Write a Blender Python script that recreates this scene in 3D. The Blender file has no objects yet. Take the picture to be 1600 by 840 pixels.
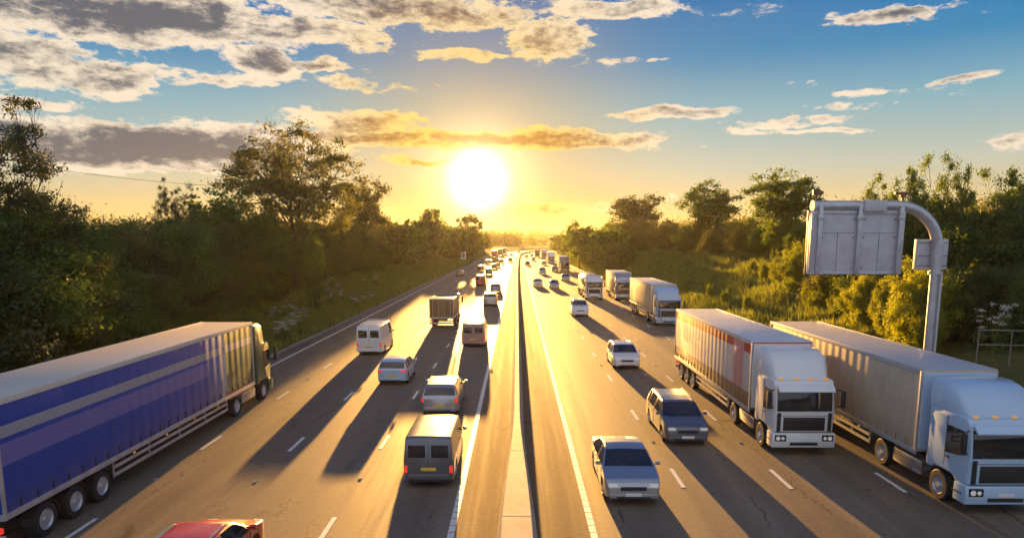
import bpy, bmesh, math, random
import numpy as np
from mathutils import Vector, Matrix
R = math.radians
PI = math.pi
random.seed(7)
S = bpy.context.scene
C = S.collection

# ------------------------------------------------------------------ camera
F = 1066.7                                   # focal length in pixels of the 1600 px wide photograph (24 mm lens)
CAMH = 8.45
PITCH = math.atan((535 - 376) / F)
cam = bpy.data.cameras.new('camera')
cam.lens = 24; cam.sensor_width = 36; cam.shift_y = (535 - 420) / 1600
cam.clip_start = 0.2; cam.clip_end = 20000
camo = bpy.data.objects.new('camera', cam); C.objects.link(camo)
camo.location = (0, 0, CAMH)
camo.rotation_euler = (PI / 2 - PITCH, 0, R(0.43))
S.camera = camo
S.view_settings.view_transform = 'Standard'
S.view_settings.look = 'None'
S.view_settings.gamma = 1
S.view_settings.use_curve_mapping = False
EXPO = 2.15
S.view_settings.exposure = EXPO
S.cycles.use_denoising = True
S.cycles.max_bounces = 8
S.cycles.diffuse_bounces = 3
S.cycles.glossy_bounces = 3
S.cycles.transmission_bounces = 4
S.cycles.transparent_max_bounces = 8
S.cycles.volume_bounces = 1
S.cycles.sample_clamp_indirect = 6

# ------------------------------------------------------------------ sun and sky
SUN_AZ = math.atan((748 - 808) / F) * 1.0    # radians, negative = left of the road
SUN_EL = R(4.9)
sun_dir = Vector((math.sin(SUN_AZ) * math.cos(SUN_EL), math.cos(SUN_AZ) * math.cos(SUN_EL), math.sin(SUN_EL)))
sl = bpy.data.lights.new('sun', 'SUN'); sl.energy = 5.0; sl.angle = R(0.5); sl.color = (1.0, 0.50, 0.11)
so = bpy.data.objects.new('sun', sl); C.objects.link(so)
so.rotation_euler = sun_dir.to_track_quat('Z', 'Y').to_euler()
so.location = sun_dir * 500


def px_dir(px, py):
    """azimuth and elevation of a pixel of the 1600 x 840 photograph"""
    x = (px - 800) / F; y = (535 - py) / F
    cp, sp = math.cos(-PITCH), math.sin(-PITCH)
    fy = cp * 1 - sp * y; fz = sp * 1 + cp * y
    az = math.atan2(x, fy) - R(0.43)
    return az, math.atan2(fz, math.hypot(x, fy))


class Nodes:
    def __init__(s, tree): s.t = tree; s.n = tree.nodes; s.l = tree.links
    def new(s, typ, **kw):
        n = s.n.new(typ)
        for k, v in kw.items(): setattr(n, k, v)
        return n
    def put(s, sock, v):
        if hasattr(v, 'links'): s.l.new(v, sock)
        else: sock.default_value = v
    def m(s, op, a, b=0.0, c=None, clamp=False):
        n = s.new('ShaderNodeMath', operation=op, use_clamp=clamp)
        s.put(n.inputs[0], a); s.put(n.inputs[1], b)
        if c is not None: s.put(n.inputs[2], c)
        return n.outputs[0]
    def v(s, op, a, b=(0, 0, 0)):
        n = s.new('ShaderNodeVectorMath', operation=op)
        s.put(n.inputs[0], a)
        if op == 'SCALE': s.put(n.inputs[3], b)
        else: s.put(n.inputs[1], b)
        return n.outputs['Value'] if op in ('LENGTH', 'DOT_PRODUCT', 'DISTANCE') else n.outputs[0]
    def mix(s, f, a, b, mode='MIX', clamp=False):
        n = s.new('ShaderNodeMix', data_type='RGBA', blend_type=mode)
        s.put(n.inputs[0], f)
        for q, w in ((6, a), (7, b)):
            if not hasattr(w, 'links') and len(w) == 3: w = (*w, 1)
            s.put(n.inputs[q], w)
        return n.outputs[2]
    def smooth(s, x, lo, hi, a=0.0, b=1.0):
        n = s.new('ShaderNodeMapRange', interpolation_type='SMOOTHSTEP')
        s.put(n.inputs[0], x); s.put(n.inputs[1], lo); s.put(n.inputs[2], hi); s.put(n.inputs[3], a); s.put(n.inputs[4], b)
        return n.outputs[0]
    def noise(s, vec, scale, detail=4, rough=0.5, dist=0.0, w=None):
        n = s.new('ShaderNodeTexNoise')
        s.put(n.inputs['Vector'], vec); s.put(n.inputs['Scale'], scale)
        s.put(n.inputs['Detail'], detail); s.put(n.inputs['Roughness'], rough); s.put(n.inputs['Distortion'], dist)
        return n.outputs[0]
    def ramp(s, x, stops):
        n = s.new('ShaderNodeValToRGB'); e = n.color_ramp.elements
        while len(e) < len(stops): e.new(0.5)
        for el, (p, c) in zip(e, stops): el.position = p; el.color = (*c, 1)
        s.put(n.inputs[0], x)
        return n.outputs[0]


def srgb(r, g, b):
    f = lambda c: ((c / 255 + 0.055) / 1.055) ** 2.4 if c > 10 else c / 255 / 12.92
    return (f(r), f(g), f(b))


W = bpy.data.worlds.new('World'); S.world = W; W.use_nodes = True
k = Nodes(W.node_tree); k.n.clear()
out = k.new('ShaderNodeOutputWorld')
tc = k.new('ShaderNodeTexCoord').outputs['Generated']
d = k.v('NORMALIZE', tc)
sep = k.new('ShaderNodeSeparateXYZ'); k.put(sep.inputs[0], d)
az = k.m('ARCTAN2', sep.outputs[0], sep.outputs[1])
el = k.m('ARCSINE', sep.outputs[2])
cosang = k.v('DOT_PRODUCT', d, tuple(sun_dir))
ang = k.m('ARCCOSINE', k.m('MINIMUM', cosang, 0.999999))       # angle from the sun in radians
nish = k.new('ShaderNodeTexSky', sky_type='NISHITA', sun_disc=False, sun_elevation=SUN_EL,
             sun_rotation=SUN_AZ, altitude=60, air_density=1.3, dust_density=2.2, ozone_density=2.5)
INV = 1 / 2 ** EXPO
# blue of the clear evening sky deepening away from the horizon, on top of the Nishita sky
t_el = k.m('DIVIDE', k.m('MAXIMUM', el, 0.0), 0.55, clamp=True)
grad = k.ramp(t_el, [(0.0, srgb(255, 214, 120)), (0.09, srgb(250, 222, 160)), (0.18, srgb(218, 220, 202)),
                     (0.32, srgb(150, 197, 214)), (0.44, srgb(52, 150, 208)), (0.60, srgb(0, 116, 196)), (1.0, srgb(4, 84, 165))])
warm = k.smooth(ang, 0.34, 0.0)
grad = k.mix(k.m('MULTIPLY', warm, 0.55), grad, srgb(255, 192, 92))
grad = k.mix(k.smooth(k.m('ABSOLUTE', az), 0.9, 2.2), grad, (0.76, 0.80, 0.94))     # unseen eastern sky behind the bridge, brightened to fill the shadows
nsc = k.v('SCALE', k.v('MULTIPLY', nish.outputs[0], (0.15, 0.7, 1.0)), k.smooth(ang, 0.0, 1.2, 0.006 * INV, 0.03 * INV))
base = k.mix(1.0, nsc, k.v('SCALE', grad, INV * 0.72), 'ADD')
# clouds: banks laid out by azimuth and elevation, broken up by noise
uv = k.new('ShaderNodeCombineXYZ'); k.put(uv.inputs[0], az); k.put(uv.inputs[1], el)
uv = uv.outputs[0]
warpn = k.new('ShaderNodeTexNoise'); k.put(warpn.inputs['Vector'], k.v('MULTIPLY', uv, (9, 20, 1))); warpn.inputs['Scale'].default_value = 1; warpn.inputs['Detail'].default_value = 3
uvw = k.v('ADD', uv, k.v('MULTIPLY', k.v('SUBTRACT', warpn.outputs['Color'], (0.5, 0.5, 0.5)), (0.10, 0.035, 0)))
banks = [(180, 20, 360, 62, 1.55), (460, 50, 180, 34, 1.15), (40, 80, 130, 40, 1.1), (640, 18, 260, 34, 1.2), (120, 112, 190, 40, 1.0), (330, 118, 150, 22, .8), (400, 98, 70, 24, 1.2),
         (500, 100, 60, 16, 1.1), (560, 128, 100, 18, .75), (860, 60, 110, 42, 1.0), (960, 18, 150, 24, 1.0), (720, 88, 90, 14, .8),
         (975, 93, 75, 10, .65), (230, 228, 330, 46, 1.75), (560, 190, 140, 26, 1.1), (600, 212, 200, 20, 1.3), (800, 216, 290, 20, 1.45), (640, 248, 130, 10, .8),
         (1060, 174, 130, 13, 1.0), (1220, 188, 170, 14, .62), (1150, 208, 120, 10, .55), (1390, 22, 150, 17, 1.0), (1180, 8, 70, 16, .6),
         (1400, 142, 130, 9, .62), (1500, 128, 80, 9, .7), (1290, 204, 90, 7, .65), (1580, 216, 70, 17, .85), (1270, 132, 40, 9, .5),
         (880, 328, 110, 15, .85), (1040, 308, 50, 15, .55), (620, 330, 90, 8, .6), (40, 155, 130, 14, .8), (1340, 168, 130, 10, .5),
         (-500, 120, 300, 80, .9), (2200, 100, 300, 60, .8)]
tot = None
for (cx, cy, rx, ry, wgt) in banks:
    u0, v0 = px_dir(cx, cy); u1, _ = px_dir(cx + rx, cy); _, v1 = px_dir(cx, cy - ry)
    q = k.v('LENGTH', k.v('MULTIPLY', k.v('SUBTRACT', uvw, (u0, v0, 0)), (1 / abs(u1 - u0), 1 / abs(v1 - v0), 0)))
    g = k.m('MULTIPLY', k.smooth(q, 1.45, 0.1), wgt)
    tot = g if tot is None else k.m('MAXIMUM', tot, g)
cn = k.noise(k.v('MULTIPLY', uvw, (13, 38, 1)), 1.0, 8, 0.60)
cn2 = k.noise(k.v('MULTIPLY', k.v('ADD', uvw, (0.0, -0.016, 0)), (13, 38, 1)), 1.0, 8, 0.60)
fine = k.noise(k.v('MULTIPLY', uv, (60, 120, 1)), 1.0, 6, 0.62)
edge = k.m('ADD', k.m('MULTIPLY', tot, 0.92), -0.42)
fo = k.m('MULTIPLY', k.m('SUBTRACT', fine, 0.5), 0.85)
dens = k.m('ADD', edge, k.m('ADD', k.m('MULTIPLY', k.m('SUBTRACT', cn, 0.5), 2.0), fo))
dens2 = k.m('ADD', edge, k.m('ADD', k.m('MULTIPLY', k.m('SUBTRACT', cn2, 0.5), 2.0), k.m('MULTIPLY', fo, 1.5)))
alpha = k.smooth(dens, -0.06, 0.20)
shade = k.m('MULTIPLY', k.smooth(k.m('ADD', dens2, k.m('MULTIPLY', k.m('SUBTRACT', k.noise(k.v('MULTIPLY', uvw, (30, 75, 1)), 1.0, 5, .6), 0.5), 1.1)), 0.10, 0.95), k.smooth(dens, 0.0, 0.26))
near = k.smooth(ang, 0.33, 0.05)
lit = k.mix(near, srgb(250, 232, 206), srgb(255, 214, 96))
dark = k.mix(near, srgb(96, 102, 112), srgb(176, 118, 34))
cloud = k.v('SCALE', k.mix(shade, lit, dark), INV * 0.98)
skyc = k.mix(k.m('MULTIPLY', alpha, 0.96), base, cloud)
# glow of the low sun itself
core = k.m('MULTIPLY', k.m('POWER', k.smooth(ang, 0.075, 0.0), 2.4), 3.6 * INV)
lobe = k.m('MULTIPLY', k.m('POWER', k.smooth(ang, 0.15, 0.0), 2.4), 0.75 * INV)
halo = k.m('MULTIPLY', k.m('MULTIPLY', k.m('POWER', k.smooth(ang, 0.25, 0.0), 3.0), 0.55 * INV), k.m('SUBTRACT', 1.0, k.m('MULTIPLY', alpha, 0.6)))
glow = k.mix(1.0, k.v('SCALE', k.mix(0.0, (1, .93, .72), (1, 1, 1)), core), k.v('SCALE', k.mix(0.0, (1, .50, .10), (1, 1, 1)), halo), 'ADD')
skyc = k.mix(1.0, skyc, k.mix(1.0, glow, k.v('SCALE', (1, .86, .55), lobe), 'ADD'), 'ADD')
skyc = k.mix(k.smooth(el, -0.01, -0.06), skyc, (0.03, 0.03, 0.025))
bg = k.new('ShaderNodeBackground'); k.put(bg.inputs[0], skyc); bg.inputs[1].default_value = 1.0
k.l.new(bg.outputs[0], out.inputs[0])
W.cycles.sampling_method = 'MANUAL'; W.cycles.sample_map_resolution = 1024

# ------------------------------------------------------------------ materials
MATS = {}


def mat(name, col, rough=0.6, metal=0.0, spec=0.5, coat=0.0, vary=0.0, vscale=6.0, bump=0.0, bscale=40.0, emit=None, dirt=0.0):
    if name in MATS: return MATS[name]
    m = bpy.data.materials.new(name); m.use_nodes = True
    k = Nodes(m.node_tree); p = k.n['Principled BSDF']
    c = (*col, 1)
    tco = k.new('ShaderNodeTexCoord').outputs['Object']
    if vary or dirt:
        n = k.noise(tco, vscale, 5, 0.6)
        f = k.smooth(n, 0.3, 0.7, 1 - vary, 1 + vary)
        cc = k.v('SCALE', c[:3], f)
        if dirt:
            n2 = k.noise(k.v('MULTIPLY', tco, (1, 1, 0.35)), 2.3, 6, 0.7)
            cc = k.mix(k.smooth(n2, 0.45, 0.75, 0, dirt), cc, (0.11, 0.085, 0.06))
        k.put(p.inputs['Base Color'], cc)
    else:
        p.inputs['Base Color'].default_value = c
    p.inputs['Roughness'].default_value = rough
    p.inputs['Metallic'].default_value = metal
    p.inputs['Specular IOR Level'].default_value = spec
    p.inputs['Coat Weight'].default_value = coat
    p.inputs['Coat Roughness'].default_value = 0.08
    if bump:
        b = k.new('ShaderNodeBump'); b.inputs['Strength'].default_value = bump; b.inputs['Distance'].default_value = 0.02
        k.put(b.inputs['Height'], k.noise(tco, bscale, 4, 0.6)); k.l.new(b.outputs[0], p.inputs['Normal'])
    if emit:
        p.inputs['Emission Color'].default_value = (*emit[0], 1); p.inputs['Emission Strength'].default_value = emit[1]
    MATS[name] = m
    return m


def asphalt(name, col, streak, rough=(0.42, 0.6), spec=0.5):
    m = bpy.data.materials.new(name); m.use_nodes = True
    k = Nodes(m.node_tree); p = k.n['Principled BSDF']
    g = k.new('ShaderNodeNewGeometry').outputs['Position']
    s1 = k.noise(k.v('MULTIPLY', g, (1.1, 0.012, 1)), 1.0, 4, 0.6)         # wheel-track bands along the road
    s2 = k.noise(g, 0.35, 5, 0.6)
    s3 = k.noise(g, 38.0, 3, 0.7)
    s4 = k.noise(k.v('MULTIPLY', g, (6, 0.25, 1)), 1.0, 4, 0.7)
    s5 = k.noise(g, 7.0, 4, 0.75)
    f = k.m('ADD', k.m('ADD', k.m('MULTIPLY', s1, streak), k.m('MULTIPLY', s2, 0.35)), k.m('ADD', k.m('MULTIPLY', s3, 0.55), k.m('MULTIPLY', s4, 0.2)))
    f = k.m('ADD', k.m('MULTIPLY', k.m('SUBTRACT', f, 0.5 * (streak + 1.1)), 1.5), 1.0)
    f = k.m('MULTIPLY', f, k.smooth(s5, 0.3, 0.7, 0.80, 1.2))
    gs = k.new('ShaderNodeSeparateXYZ'); k.put(gs.inputs[0], g)
    # two polished wheel paths and a drip line in every lane
    wp = k.m('MULTIPLY', k.m('COSINE', k.m('MULTIPLY', k.m('ADD', k.m('ABSOLUTE', gs.outputs[0]), -0.26), 2 * PI / 1.84)), 0.5)
    f = k.m('MULTIPLY', f, k.m('ADD', 1.0, k.m('MULTIPLY', k.m('MULTIPLY', wp, s1), 0.16 * streak)))
    # tar-sealed cracks and small stains
    vo = k.new('ShaderNodeTexVoronoi', feature='DISTANCE_TO_EDGE'); k.put(vo.inputs['Vector'], k.v('ADD', k.v('MULTIPLY', g, (0.32, 0.055, 1)), k.v('SCALE', k.v('SUBTRACT', k.noise(g, 1.2, 4, .7), (.5, .5, .5)), .35))); vo.inputs['Scale'].default_value = 1
    crack = k.m('MULTIPLY', k.smooth(vo.outputs['Distance'], 0.016, 0.005), k.smooth(s2, .47, .55))
    stain = k.m('MULTIPLY', k.smooth(k.noise(g, 1.7, 3, .6), .66, .74), .45)
    f = k.m('MULTIPLY', f, k.m('SUBTRACT', 1.0, k.m('ADD', k.m('MULTIPLY', crack, 0.6), stain)))
    k.put(p.inputs['Base Color'], k.v('SCALE', col, f))
    k.put(p.inputs['Roughness'], k.smooth(k.m('ADD', k.m('MULTIPLY', s1, 0.7), k.m('MULTIPLY', s4, 0.3)), 0.35, 0.65, rough[0], rough[1]))
    p.inputs['Specular IOR Level'].default_value = spec
    b = k.new('ShaderNodeBump'); b.inputs['Strength'].default_value = 0.35; b.inputs['Distance'].default_value = 0.006
    k.put(b.inputs['Height'], k.noise(g, 55.0, 3, 0.7)); k.l.new(b.outputs[0], p.inputs['Normal'])
    return m


M_ROAD = asphalt('asphalt', (0.150, 0.118, 0.086), 1.0, (0.58, 0.72), 0.34)
M_RES = asphalt('reserve_surface', (0.16, 0.105, 0.058), 0.3, (0.75, 0.85), 0.25)
M_SHO = asphalt('edge_strip', (0.075, 0.068, 0.062), 0.4, (0.5, 0.65))
M_PAINT = mat('road_paint', (0.72, 0.70, 0.66), 0.5, vary=0.16, vscale=9, bump=0.3, bscale=50)
M_CONC = mat('concrete', (0.34, 0.30, 0.25), 0.75, vary=0.2, vscale=1.3, bump=0.3, bscale=18, dirt=0.3)
M_KERB = mat('kerb_concrete', (0.20, 0.185, 0.16), 0.85, vary=0.2, vscale=3)


def leafmat(name, a, b, trans, hue=0.0):
    m = bpy.data.materials.new(name); m.use_nodes = True
    k = Nodes(m.node_tree); k.n.clear()
    o = k.new('ShaderNodeOutputMaterial')
    tco = k.new('ShaderNodeNewGeometry').outputs['Position']
    oi = k.new('ShaderNodeObjectInfo').outputs['Random']
    n = k.noise(tco, 0.55, 3, 0.6)
    n2 = k.noise(tco, 7.0, 2, 0.6)
    f = k.smooth(k.m('ADD', k.m('ADD', k.m('MULTIPLY', n, 0.55), k.m('MULTIPLY', n2, 0.45)), k.m('MULTIPLY', k.m('SUBTRACT', oi, 0.5), 0.12)), 0.33, 0.67)
    c = k.mix(f, a, b)
    df = k.new('ShaderNodeBsdfDiffuse'); k.put(df.inputs[0], c)
    tr = k.new('ShaderNodeBsdfTranslucent'); k.put(tr.inputs[0], k.mix(1.0, c, trans, 'MULTIPLY'))
    gl = k.new('ShaderNodeBsdfGlossy'); gl.inputs['Roughness'].default_value = 0.45; gl.inputs[0].default_value = (0.9, .9, .9, 1)
    m1 = k.new('ShaderNodeMixShader'); m1.inputs[0].default_value = 0.45
    k.l.new(df.outputs[0], m1.inputs[1]); k.l.new(tr.outputs[0], m1.inputs[2])
    m2 = k.new('ShaderNodeMixShader'); m2.inputs[0].default_value = 0.04
    k.l.new(m1.outputs[0], m2.inputs[1]); k.l.new(gl.outputs[0], m2.inputs[2])
    k.l.new(m2.outputs[0], o.inputs[0])
    return m


M_LEAF = leafmat('leaf_mid', (0.022, 0.050, 0.008), (0.110, 0.170, 0.024), (2.5, 2.2, 0.7))
M_LEAFD = leafmat('leaf_dark', (0.022, 0.036, 0.009), (0.100, 0.118, 0.026), (2.5, 2.0, 0.6))
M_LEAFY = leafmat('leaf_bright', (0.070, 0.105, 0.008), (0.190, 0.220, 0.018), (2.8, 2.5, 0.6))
M_GRASSB = leafmat('grass_blade', (0.070, 0.120, 0.016), (0.200, 0.220, 0.045), (2.2, 2.0, 0.8))
M_BARK = mat('bark', (0.085, 0.060, 0.042), 0.9, vary=0.3, vscale=5, bump=0.6, bscale=12)
M_PETAL = mat('petal', (0.50, 0.50, 0.45), 0.8)


def groundmat():
    m = bpy.data.materials.new('bank_soil_and_grass'); m.use_nodes = True
    k = Nodes(m.node_tree); p = k.n['Principled BSDF']
    g = k.new('ShaderNodeNewGeometry').outputs['Position']
    n = k.noise(g, 0.22, 5, 0.65); n2 = k.noise(g, 3.5, 4, 0.7)
    c = k.mix(k.smooth(n, 0.35, 0.65), (0.045, 0.062, 0.018), (0.11, 0.105, 0.038))
    c = k.mix(k.smooth(n2, 0.35, 0.7), c, (0.07, 0.085, 0.025))
    k.put(p.inputs['Base Color'], c); p.inputs['Roughness'].default_value = 0.95; p.inputs['Specular IOR Level'].default_value = 0.1
    b = k.new('ShaderNodeBump'); b.inputs['Strength'].default_value = 1.0; b.inputs['Distance'].default_value = 0.15
    k.put(b.inputs['Height'], n2); k.l.new(b.outputs[0], p.inputs['Normal'])
    return m


M_GROUND = groundmat()
M_STEEL = mat('galvanised_steel', (0.50, 0.50, 0.54), 0.42, metal=0.55, vary=0.12, vscale=3, dirt=0.12)
M_PANELB = mat('sign_back_grey', (0.52, 0.51, 0.56), 0.55, metal=0.15, vary=0.08, vscale=2.5, dirt=0.10)
M_SEAM = mat('seam_dark', (0.12, 0.12, 0.14), 0.7)
M_TYRE = mat('tyre_rubber', (0.020, 0.020, 0.021), 0.8)
M_RIM = mat('rim_alloy', (0.45, 0.45, 0.46), 0.3, metal=0.85)
M_GLASS = mat('dark_glass', (0.018, 0.022, 0.028), 0.05, spec=0.9)
M_TRIM = mat('black_trim', (0.022, 0.022, 0.024), 0.5)
M_CHAS = mat('chassis', (0.035, 0.033, 0.032), 0.65, dirt=0.3)
M_CHROME = mat('bright_metal', (0.7, 0.7, 0.72), 0.2, metal=0.9)
M_LAMP = mat('headlamp', (0.40, 0.42, 0.46), 0.10, spec=0.9, emit=((1.0, 0.93, 0.78), 0.05))
M_LAMPOFF = mat('headlamp_glass', (0.75, 0.77, 0.8), 0.12, spec=0.8)
M_TAIL = mat('tail_lens', (0.42, 0.012, 0.010), 0.2, emit=((1.0, 0.05, 0.03), 0.15))
M_AMBER = mat('amber_lens', (0.75, 0.30, 0.03), 0.25, emit=((1.0, 0.45, 0.05), 0.08))
M_PLATEY = mat('plate_yellow', (0.72, 0.52, 0.06), 0.4)
M_PLATEW = mat('plate_white', (0.72, 0.72, 0.70), 0.4)
M_ROOFG = mat('trailer_roof', (0.60, 0.60, 0.60), 0.36, vary=0.08, vscale=1.2, dirt=0.15)


def paint(name, col, metal=0.0):
    return mat('paint_' + name, col, 0.32, metal=metal, coat=0.7, dirt=0.06)


P_ = dict(white=paint('white', (0.72, 0.72, 0.72)), silver=paint('silver', (0.42, 0.43, 0.45), 0.7), grey=paint('grey', (0.14, 0.15, 0.17), 0.5),
          black=paint('black', (0.018, 0.019, 0.022)), blue=paint('blue', (0.10, 0.26, 0.52)), navy=paint('navy', (0.03, 0.05, 0.11), 0.3),
          red=paint('red', (0.42, 0.03, 0.03)), gold=paint('gold', (0.34, 0.24, 0.10), 0.3), maroon=paint('maroon', (0.20, 0.035, 0.04)),
          green=paint('green', (0.03, 0.10, 0.06)), paleblue=paint('paleblue', (0.40, 0.55, 0.72)), cream=paint('cream', (0.62, 0.55, 0.40)),
          bronze=paint('bronze', (0.20, 0.13, 0.07), 0.5), pink=paint('dusty', (0.40, 0.24, 0.22)))

# ------------------------------------------------------------------ helpers


def link(name, me, parent=None):
    o = bpy.data.objects.new(name, me); C.objects.link(o)
    if parent is not None: o.parent = parent
    return o


def tag(o, label=None, cat=None, group=None, kind=None):
    for key, v in (('label', label), ('category', cat), ('group', group), ('kind', kind)):
        if v: o[key] = v
    return o


def part(name, bm, m, parent=None, smooth=35, weld=False):
    bmesh.ops.recalc_face_normals(bm, faces=bm.faces)
    me = bpy.data.meshes.new(name); bm.to_mesh(me); bm.free()
    for mm in (m if isinstance(m, (list, tuple)) else [m]): me.materials.append(mm)
    if smooth:
        me.shade_smooth(); me.set_sharp_from_angle(angle=R(smooth))
    return link(name, me, parent)


def box(bm, x0, x1, y0, y1, z0, z1, bev=0.0, mi=0, seg=2):
    vs = [bm.verts.new((x, y, z)) for x in (x0, x1) for y in (y0, y1) for z in (z0, z1)]
    fs = [bm.faces.new([vs[i] for i in q]) for q in ((0, 1, 3, 2), (4, 6, 7, 5), (0, 4, 5, 1), (2, 3, 7, 6), (0, 2, 6, 4), (1, 5, 7, 3))]
    for f in fs: f.material_index = mi
    if bev:
        es = list({e for f in fs for e in f.edges})
        bmesh.ops.bevel(bm, geom=es, offset=bev, segments=seg, affect='EDGES', profile=0.6)
    return fs


def prism(bm, pts, x0, x1, bev=0.0, mi=0):
    """side profile (y, z) extruded across x"""
    a = [bm.verts.new((x0, y, z)) for y, z in pts]; b = [bm.verts.new((x1, y, z)) for y, z in pts]
    n = len(pts)
    fs = [bm.faces.new(a), bm.faces.new(b[::-1])]
    for i in range(n): fs.append(bm.faces.new((a[i], b[i], b[(i + 1) % n], a[(i + 1) % n])))
    for f in fs: f.material_index = mi
    if bev:
        es = list({e for f in fs for e in f.edges})
        bmesh.ops.bevel(bm, geom=es, offset=bev, segments=2, affect='EDGES', profile=0.6)
    return fs


def tube(bm, pts, r, seg=8, cap=True, mi=0):
    pts = [Vector(p) for p in pts]
    rr = r if isinstance(r, (list, tuple)) else [r] * len(pts)
    rings = []
    up = None
    for i, p in enumerate(pts):
        t = (pts[min(i + 1, len(pts) - 1)] - pts[max(i - 1, 0)]).normalized()
        if up is None: up = Vector((0, 0, 1)) if abs(t.z) < 0.9 else Vector((1, 0, 0))
        a = t.cross(up).normalized(); b = a.cross(t).normalized(); up = b
        rings.append([bm.verts.new(p + (a * math.cos(2 * PI * j / seg) + b * math.sin(2 * PI * j / seg)) * rr[i]) for j in range(seg)])
    for q, w in zip(rings, rings[1:]):
        for j in range(seg):
            f = bm.faces.new((q[j], q[(j + 1) % seg], w[(j + 1) % seg], w[j])); f.material_index = mi
    if cap:
        bm.faces.new(rings[0][::-1]).material_index = mi; bm.faces.new(rings[-1]).material_index = mi


def NB(): return bmesh.new()


def from_arrays(name, verts, faces, m, parent=None, smooth=False, n=4):
    """fast mesh from numpy arrays; faces all n-gons"""
    me = bpy.data.meshes.new(name)
    me.vertices.add(len(verts)); me.vertices.foreach_set('co', np.asarray(verts, dtype=np.float32).ravel())
    nf = len(faces)
    me.loops.add(nf * n); me.loops.foreach_set('vertex_index', np.asarray(faces, dtype=np.int32).ravel())
    me.polygons.add(nf); me.polygons.foreach_set('loop_start', np.arange(0, nf * n, n, dtype=np.int32))
    me.polygons.foreach_set('loop_total', np.full(nf, n, dtype=np.int32))
    me.materials.append(m)
    me.update(calc_edges=True)
    return me


# ------------------------------------------------------------------ the lie of the land
LE, RE = -18.05, 18.3               # outer edges of the paving


def cx(y):
    """sideways position of the middle of the motorway at distance y"""
    return 2.2e-5 * max(0, y - 120) ** 2 + 4.0e-4 * max(0, y - 380) ** 2 if y < 900 else cx(899) + (y - 899) * 0.45


def ss(x, a, b):
    t = min(1, max(0, (x - a) / (b - a))); return t * t * (3 - 2 * t)


def gz(x, y):
    u = x - cx(y)
    far = 1 - ss(y, 500, 900)
    if u < LE - 0.3:
        w = -(u - LE + 0.3); hgt = min(w * 0.34, 2.6 + (w - 7.6) * 0.04 if w > 7.6 else 99)
    elif u > RE + 0.3:
        w = u - RE - 0.3; mx = 2.6 + 4.6 * ss(y, 45, 95); hgt = 0.43 * w
        if hgt > mx: hgt = mx + (w - mx / 0.43) * 0.03
    else:
        return -0.12
    hgt = max(0, min(hgt, 12)) * (0.4 + 0.6 * far)
    hgt += 0.12 * math.sin(x * .7 + y * .23) * min(1, w / 3) + 0.1 * math.sin(y * .41 - x * .3) * min(1, w / 3)
    hgt += 26 * ss(y, 1500, 2500) * (0.7 + 0.3 * math.sin(x * 0.004 + 1))
    return hgt + 0.02


xs = sorted(set([-2600, -1600, -900, -500, -300, -180, -120, -90, -70] + [round(-60 + 1.0 * i, 2) for i in range(0, 41)] +
                [LE - 0.31, LE - 0.28, LE + 0.4, RE - 0.4, RE + 0.28, RE + 0.31] + [round(20 + 1.0 * i, 2) for i in range(0, 41)] + [70, 90, 120, 180, 300, 500, 900, 1600, 2600]))
ys = [-30 + 4 * i for i in range(60)] + [212 + 9 * i for i in range(36)] + [560, 600, 650, 700, 780, 860, 950, 1100, 1300, 1500, 1700, 1900, 2100, 2300, 2500, 2600]
V = [(x + (cx(y) if abs(x) < 200 else cx(min(y, 500))), y, gz(x + (cx(y) if abs(x) < 200 else cx(min(y, 500))), y)) for y in ys for x in xs]
nx = len(xs)
Fc = [(j * nx + i, j * nx + i + 1, (j + 1) * nx + i + 1, (j + 1) * nx + i) for j in range(len(ys) - 1) for i in range(nx - 1)]
me = from_arrays('ground', V, Fc, M_GROUND); me.shade_smooth()
tag(link('ground', me), kind='structure')


def ribbon(name, segs, z, m, kind='structure', step=8.0):
    """flat strips given as (u0, u1, y0, y1) in motorway coordinates"""
    V = []; Fq = []
    for (u0, u1, y0, y1) in segs:
        n = max(1, int(math.ceil((y1 - y0) / step))); b = len(V)
        for i in range(n + 1):
            y = y0 + (y1 - y0) * i / n; c = cx(y)
            V += [(u0 + c, y, z), (u1 + c, y, z)]
        Fq += [(b + 2 * i, b + 2 * i + 1, b + 2 * i + 3, b + 2 * i + 2) for i in range(n)]
    me = from_arrays(name, V, Fq, m)
    o = link(name, me); tag(o, kind=kind); return o


ML, MR = -1.92, 2.24
L_LINES = [-5.63, -9.27, -12.95]; L_EDGE = -16.8
R_LINES = [5.78, 9.47, 13.22]; R_EDGE = 17.0
YF = 760
ribbon('road', [(LE, ML - 0.0, -30, YF)], 0.0, M_ROAD)
ribbon('road', [(MR, RE, -30, YF)], 0.0, M_ROAD)
ribbon('central_reservation', [(ML, MR, -30, YF)], 0.004, M_RES)
# solid edge lines with raised ribs; lane lines 2 m long every 9 m
rib = [(c - 0.1, c + 0.1, 10 + 0.5 * i, 10 + 0.5 * i + 0.455) for c in (ML, MR, ) for i in range(180)]
rib += [(c - 0.1, c + 0.1, 100, YF) for c in (ML, MR)] + [(c - 0.09, c + 0.09, 10, YF) for c in (L_EDGE, R_EDGE)]
ribbon('edge_lines', rib, 0.009, M_PAINT)
dash = []
for c, ph in zip(L_LINES + R_LINES, (19.05, 18.7, 18.9, 23.7, 23.6, 23.3)):
    i = -1
    while ph + 9 * i < YF - 10:
        dash.append((c - 0.075, c + 0.075, ph + 9 * i - 1.0, ph + 9 * i + 1.0)); i += 1
ribbon('lane_lines', dash, 0.009, M_PAINT)
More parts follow.
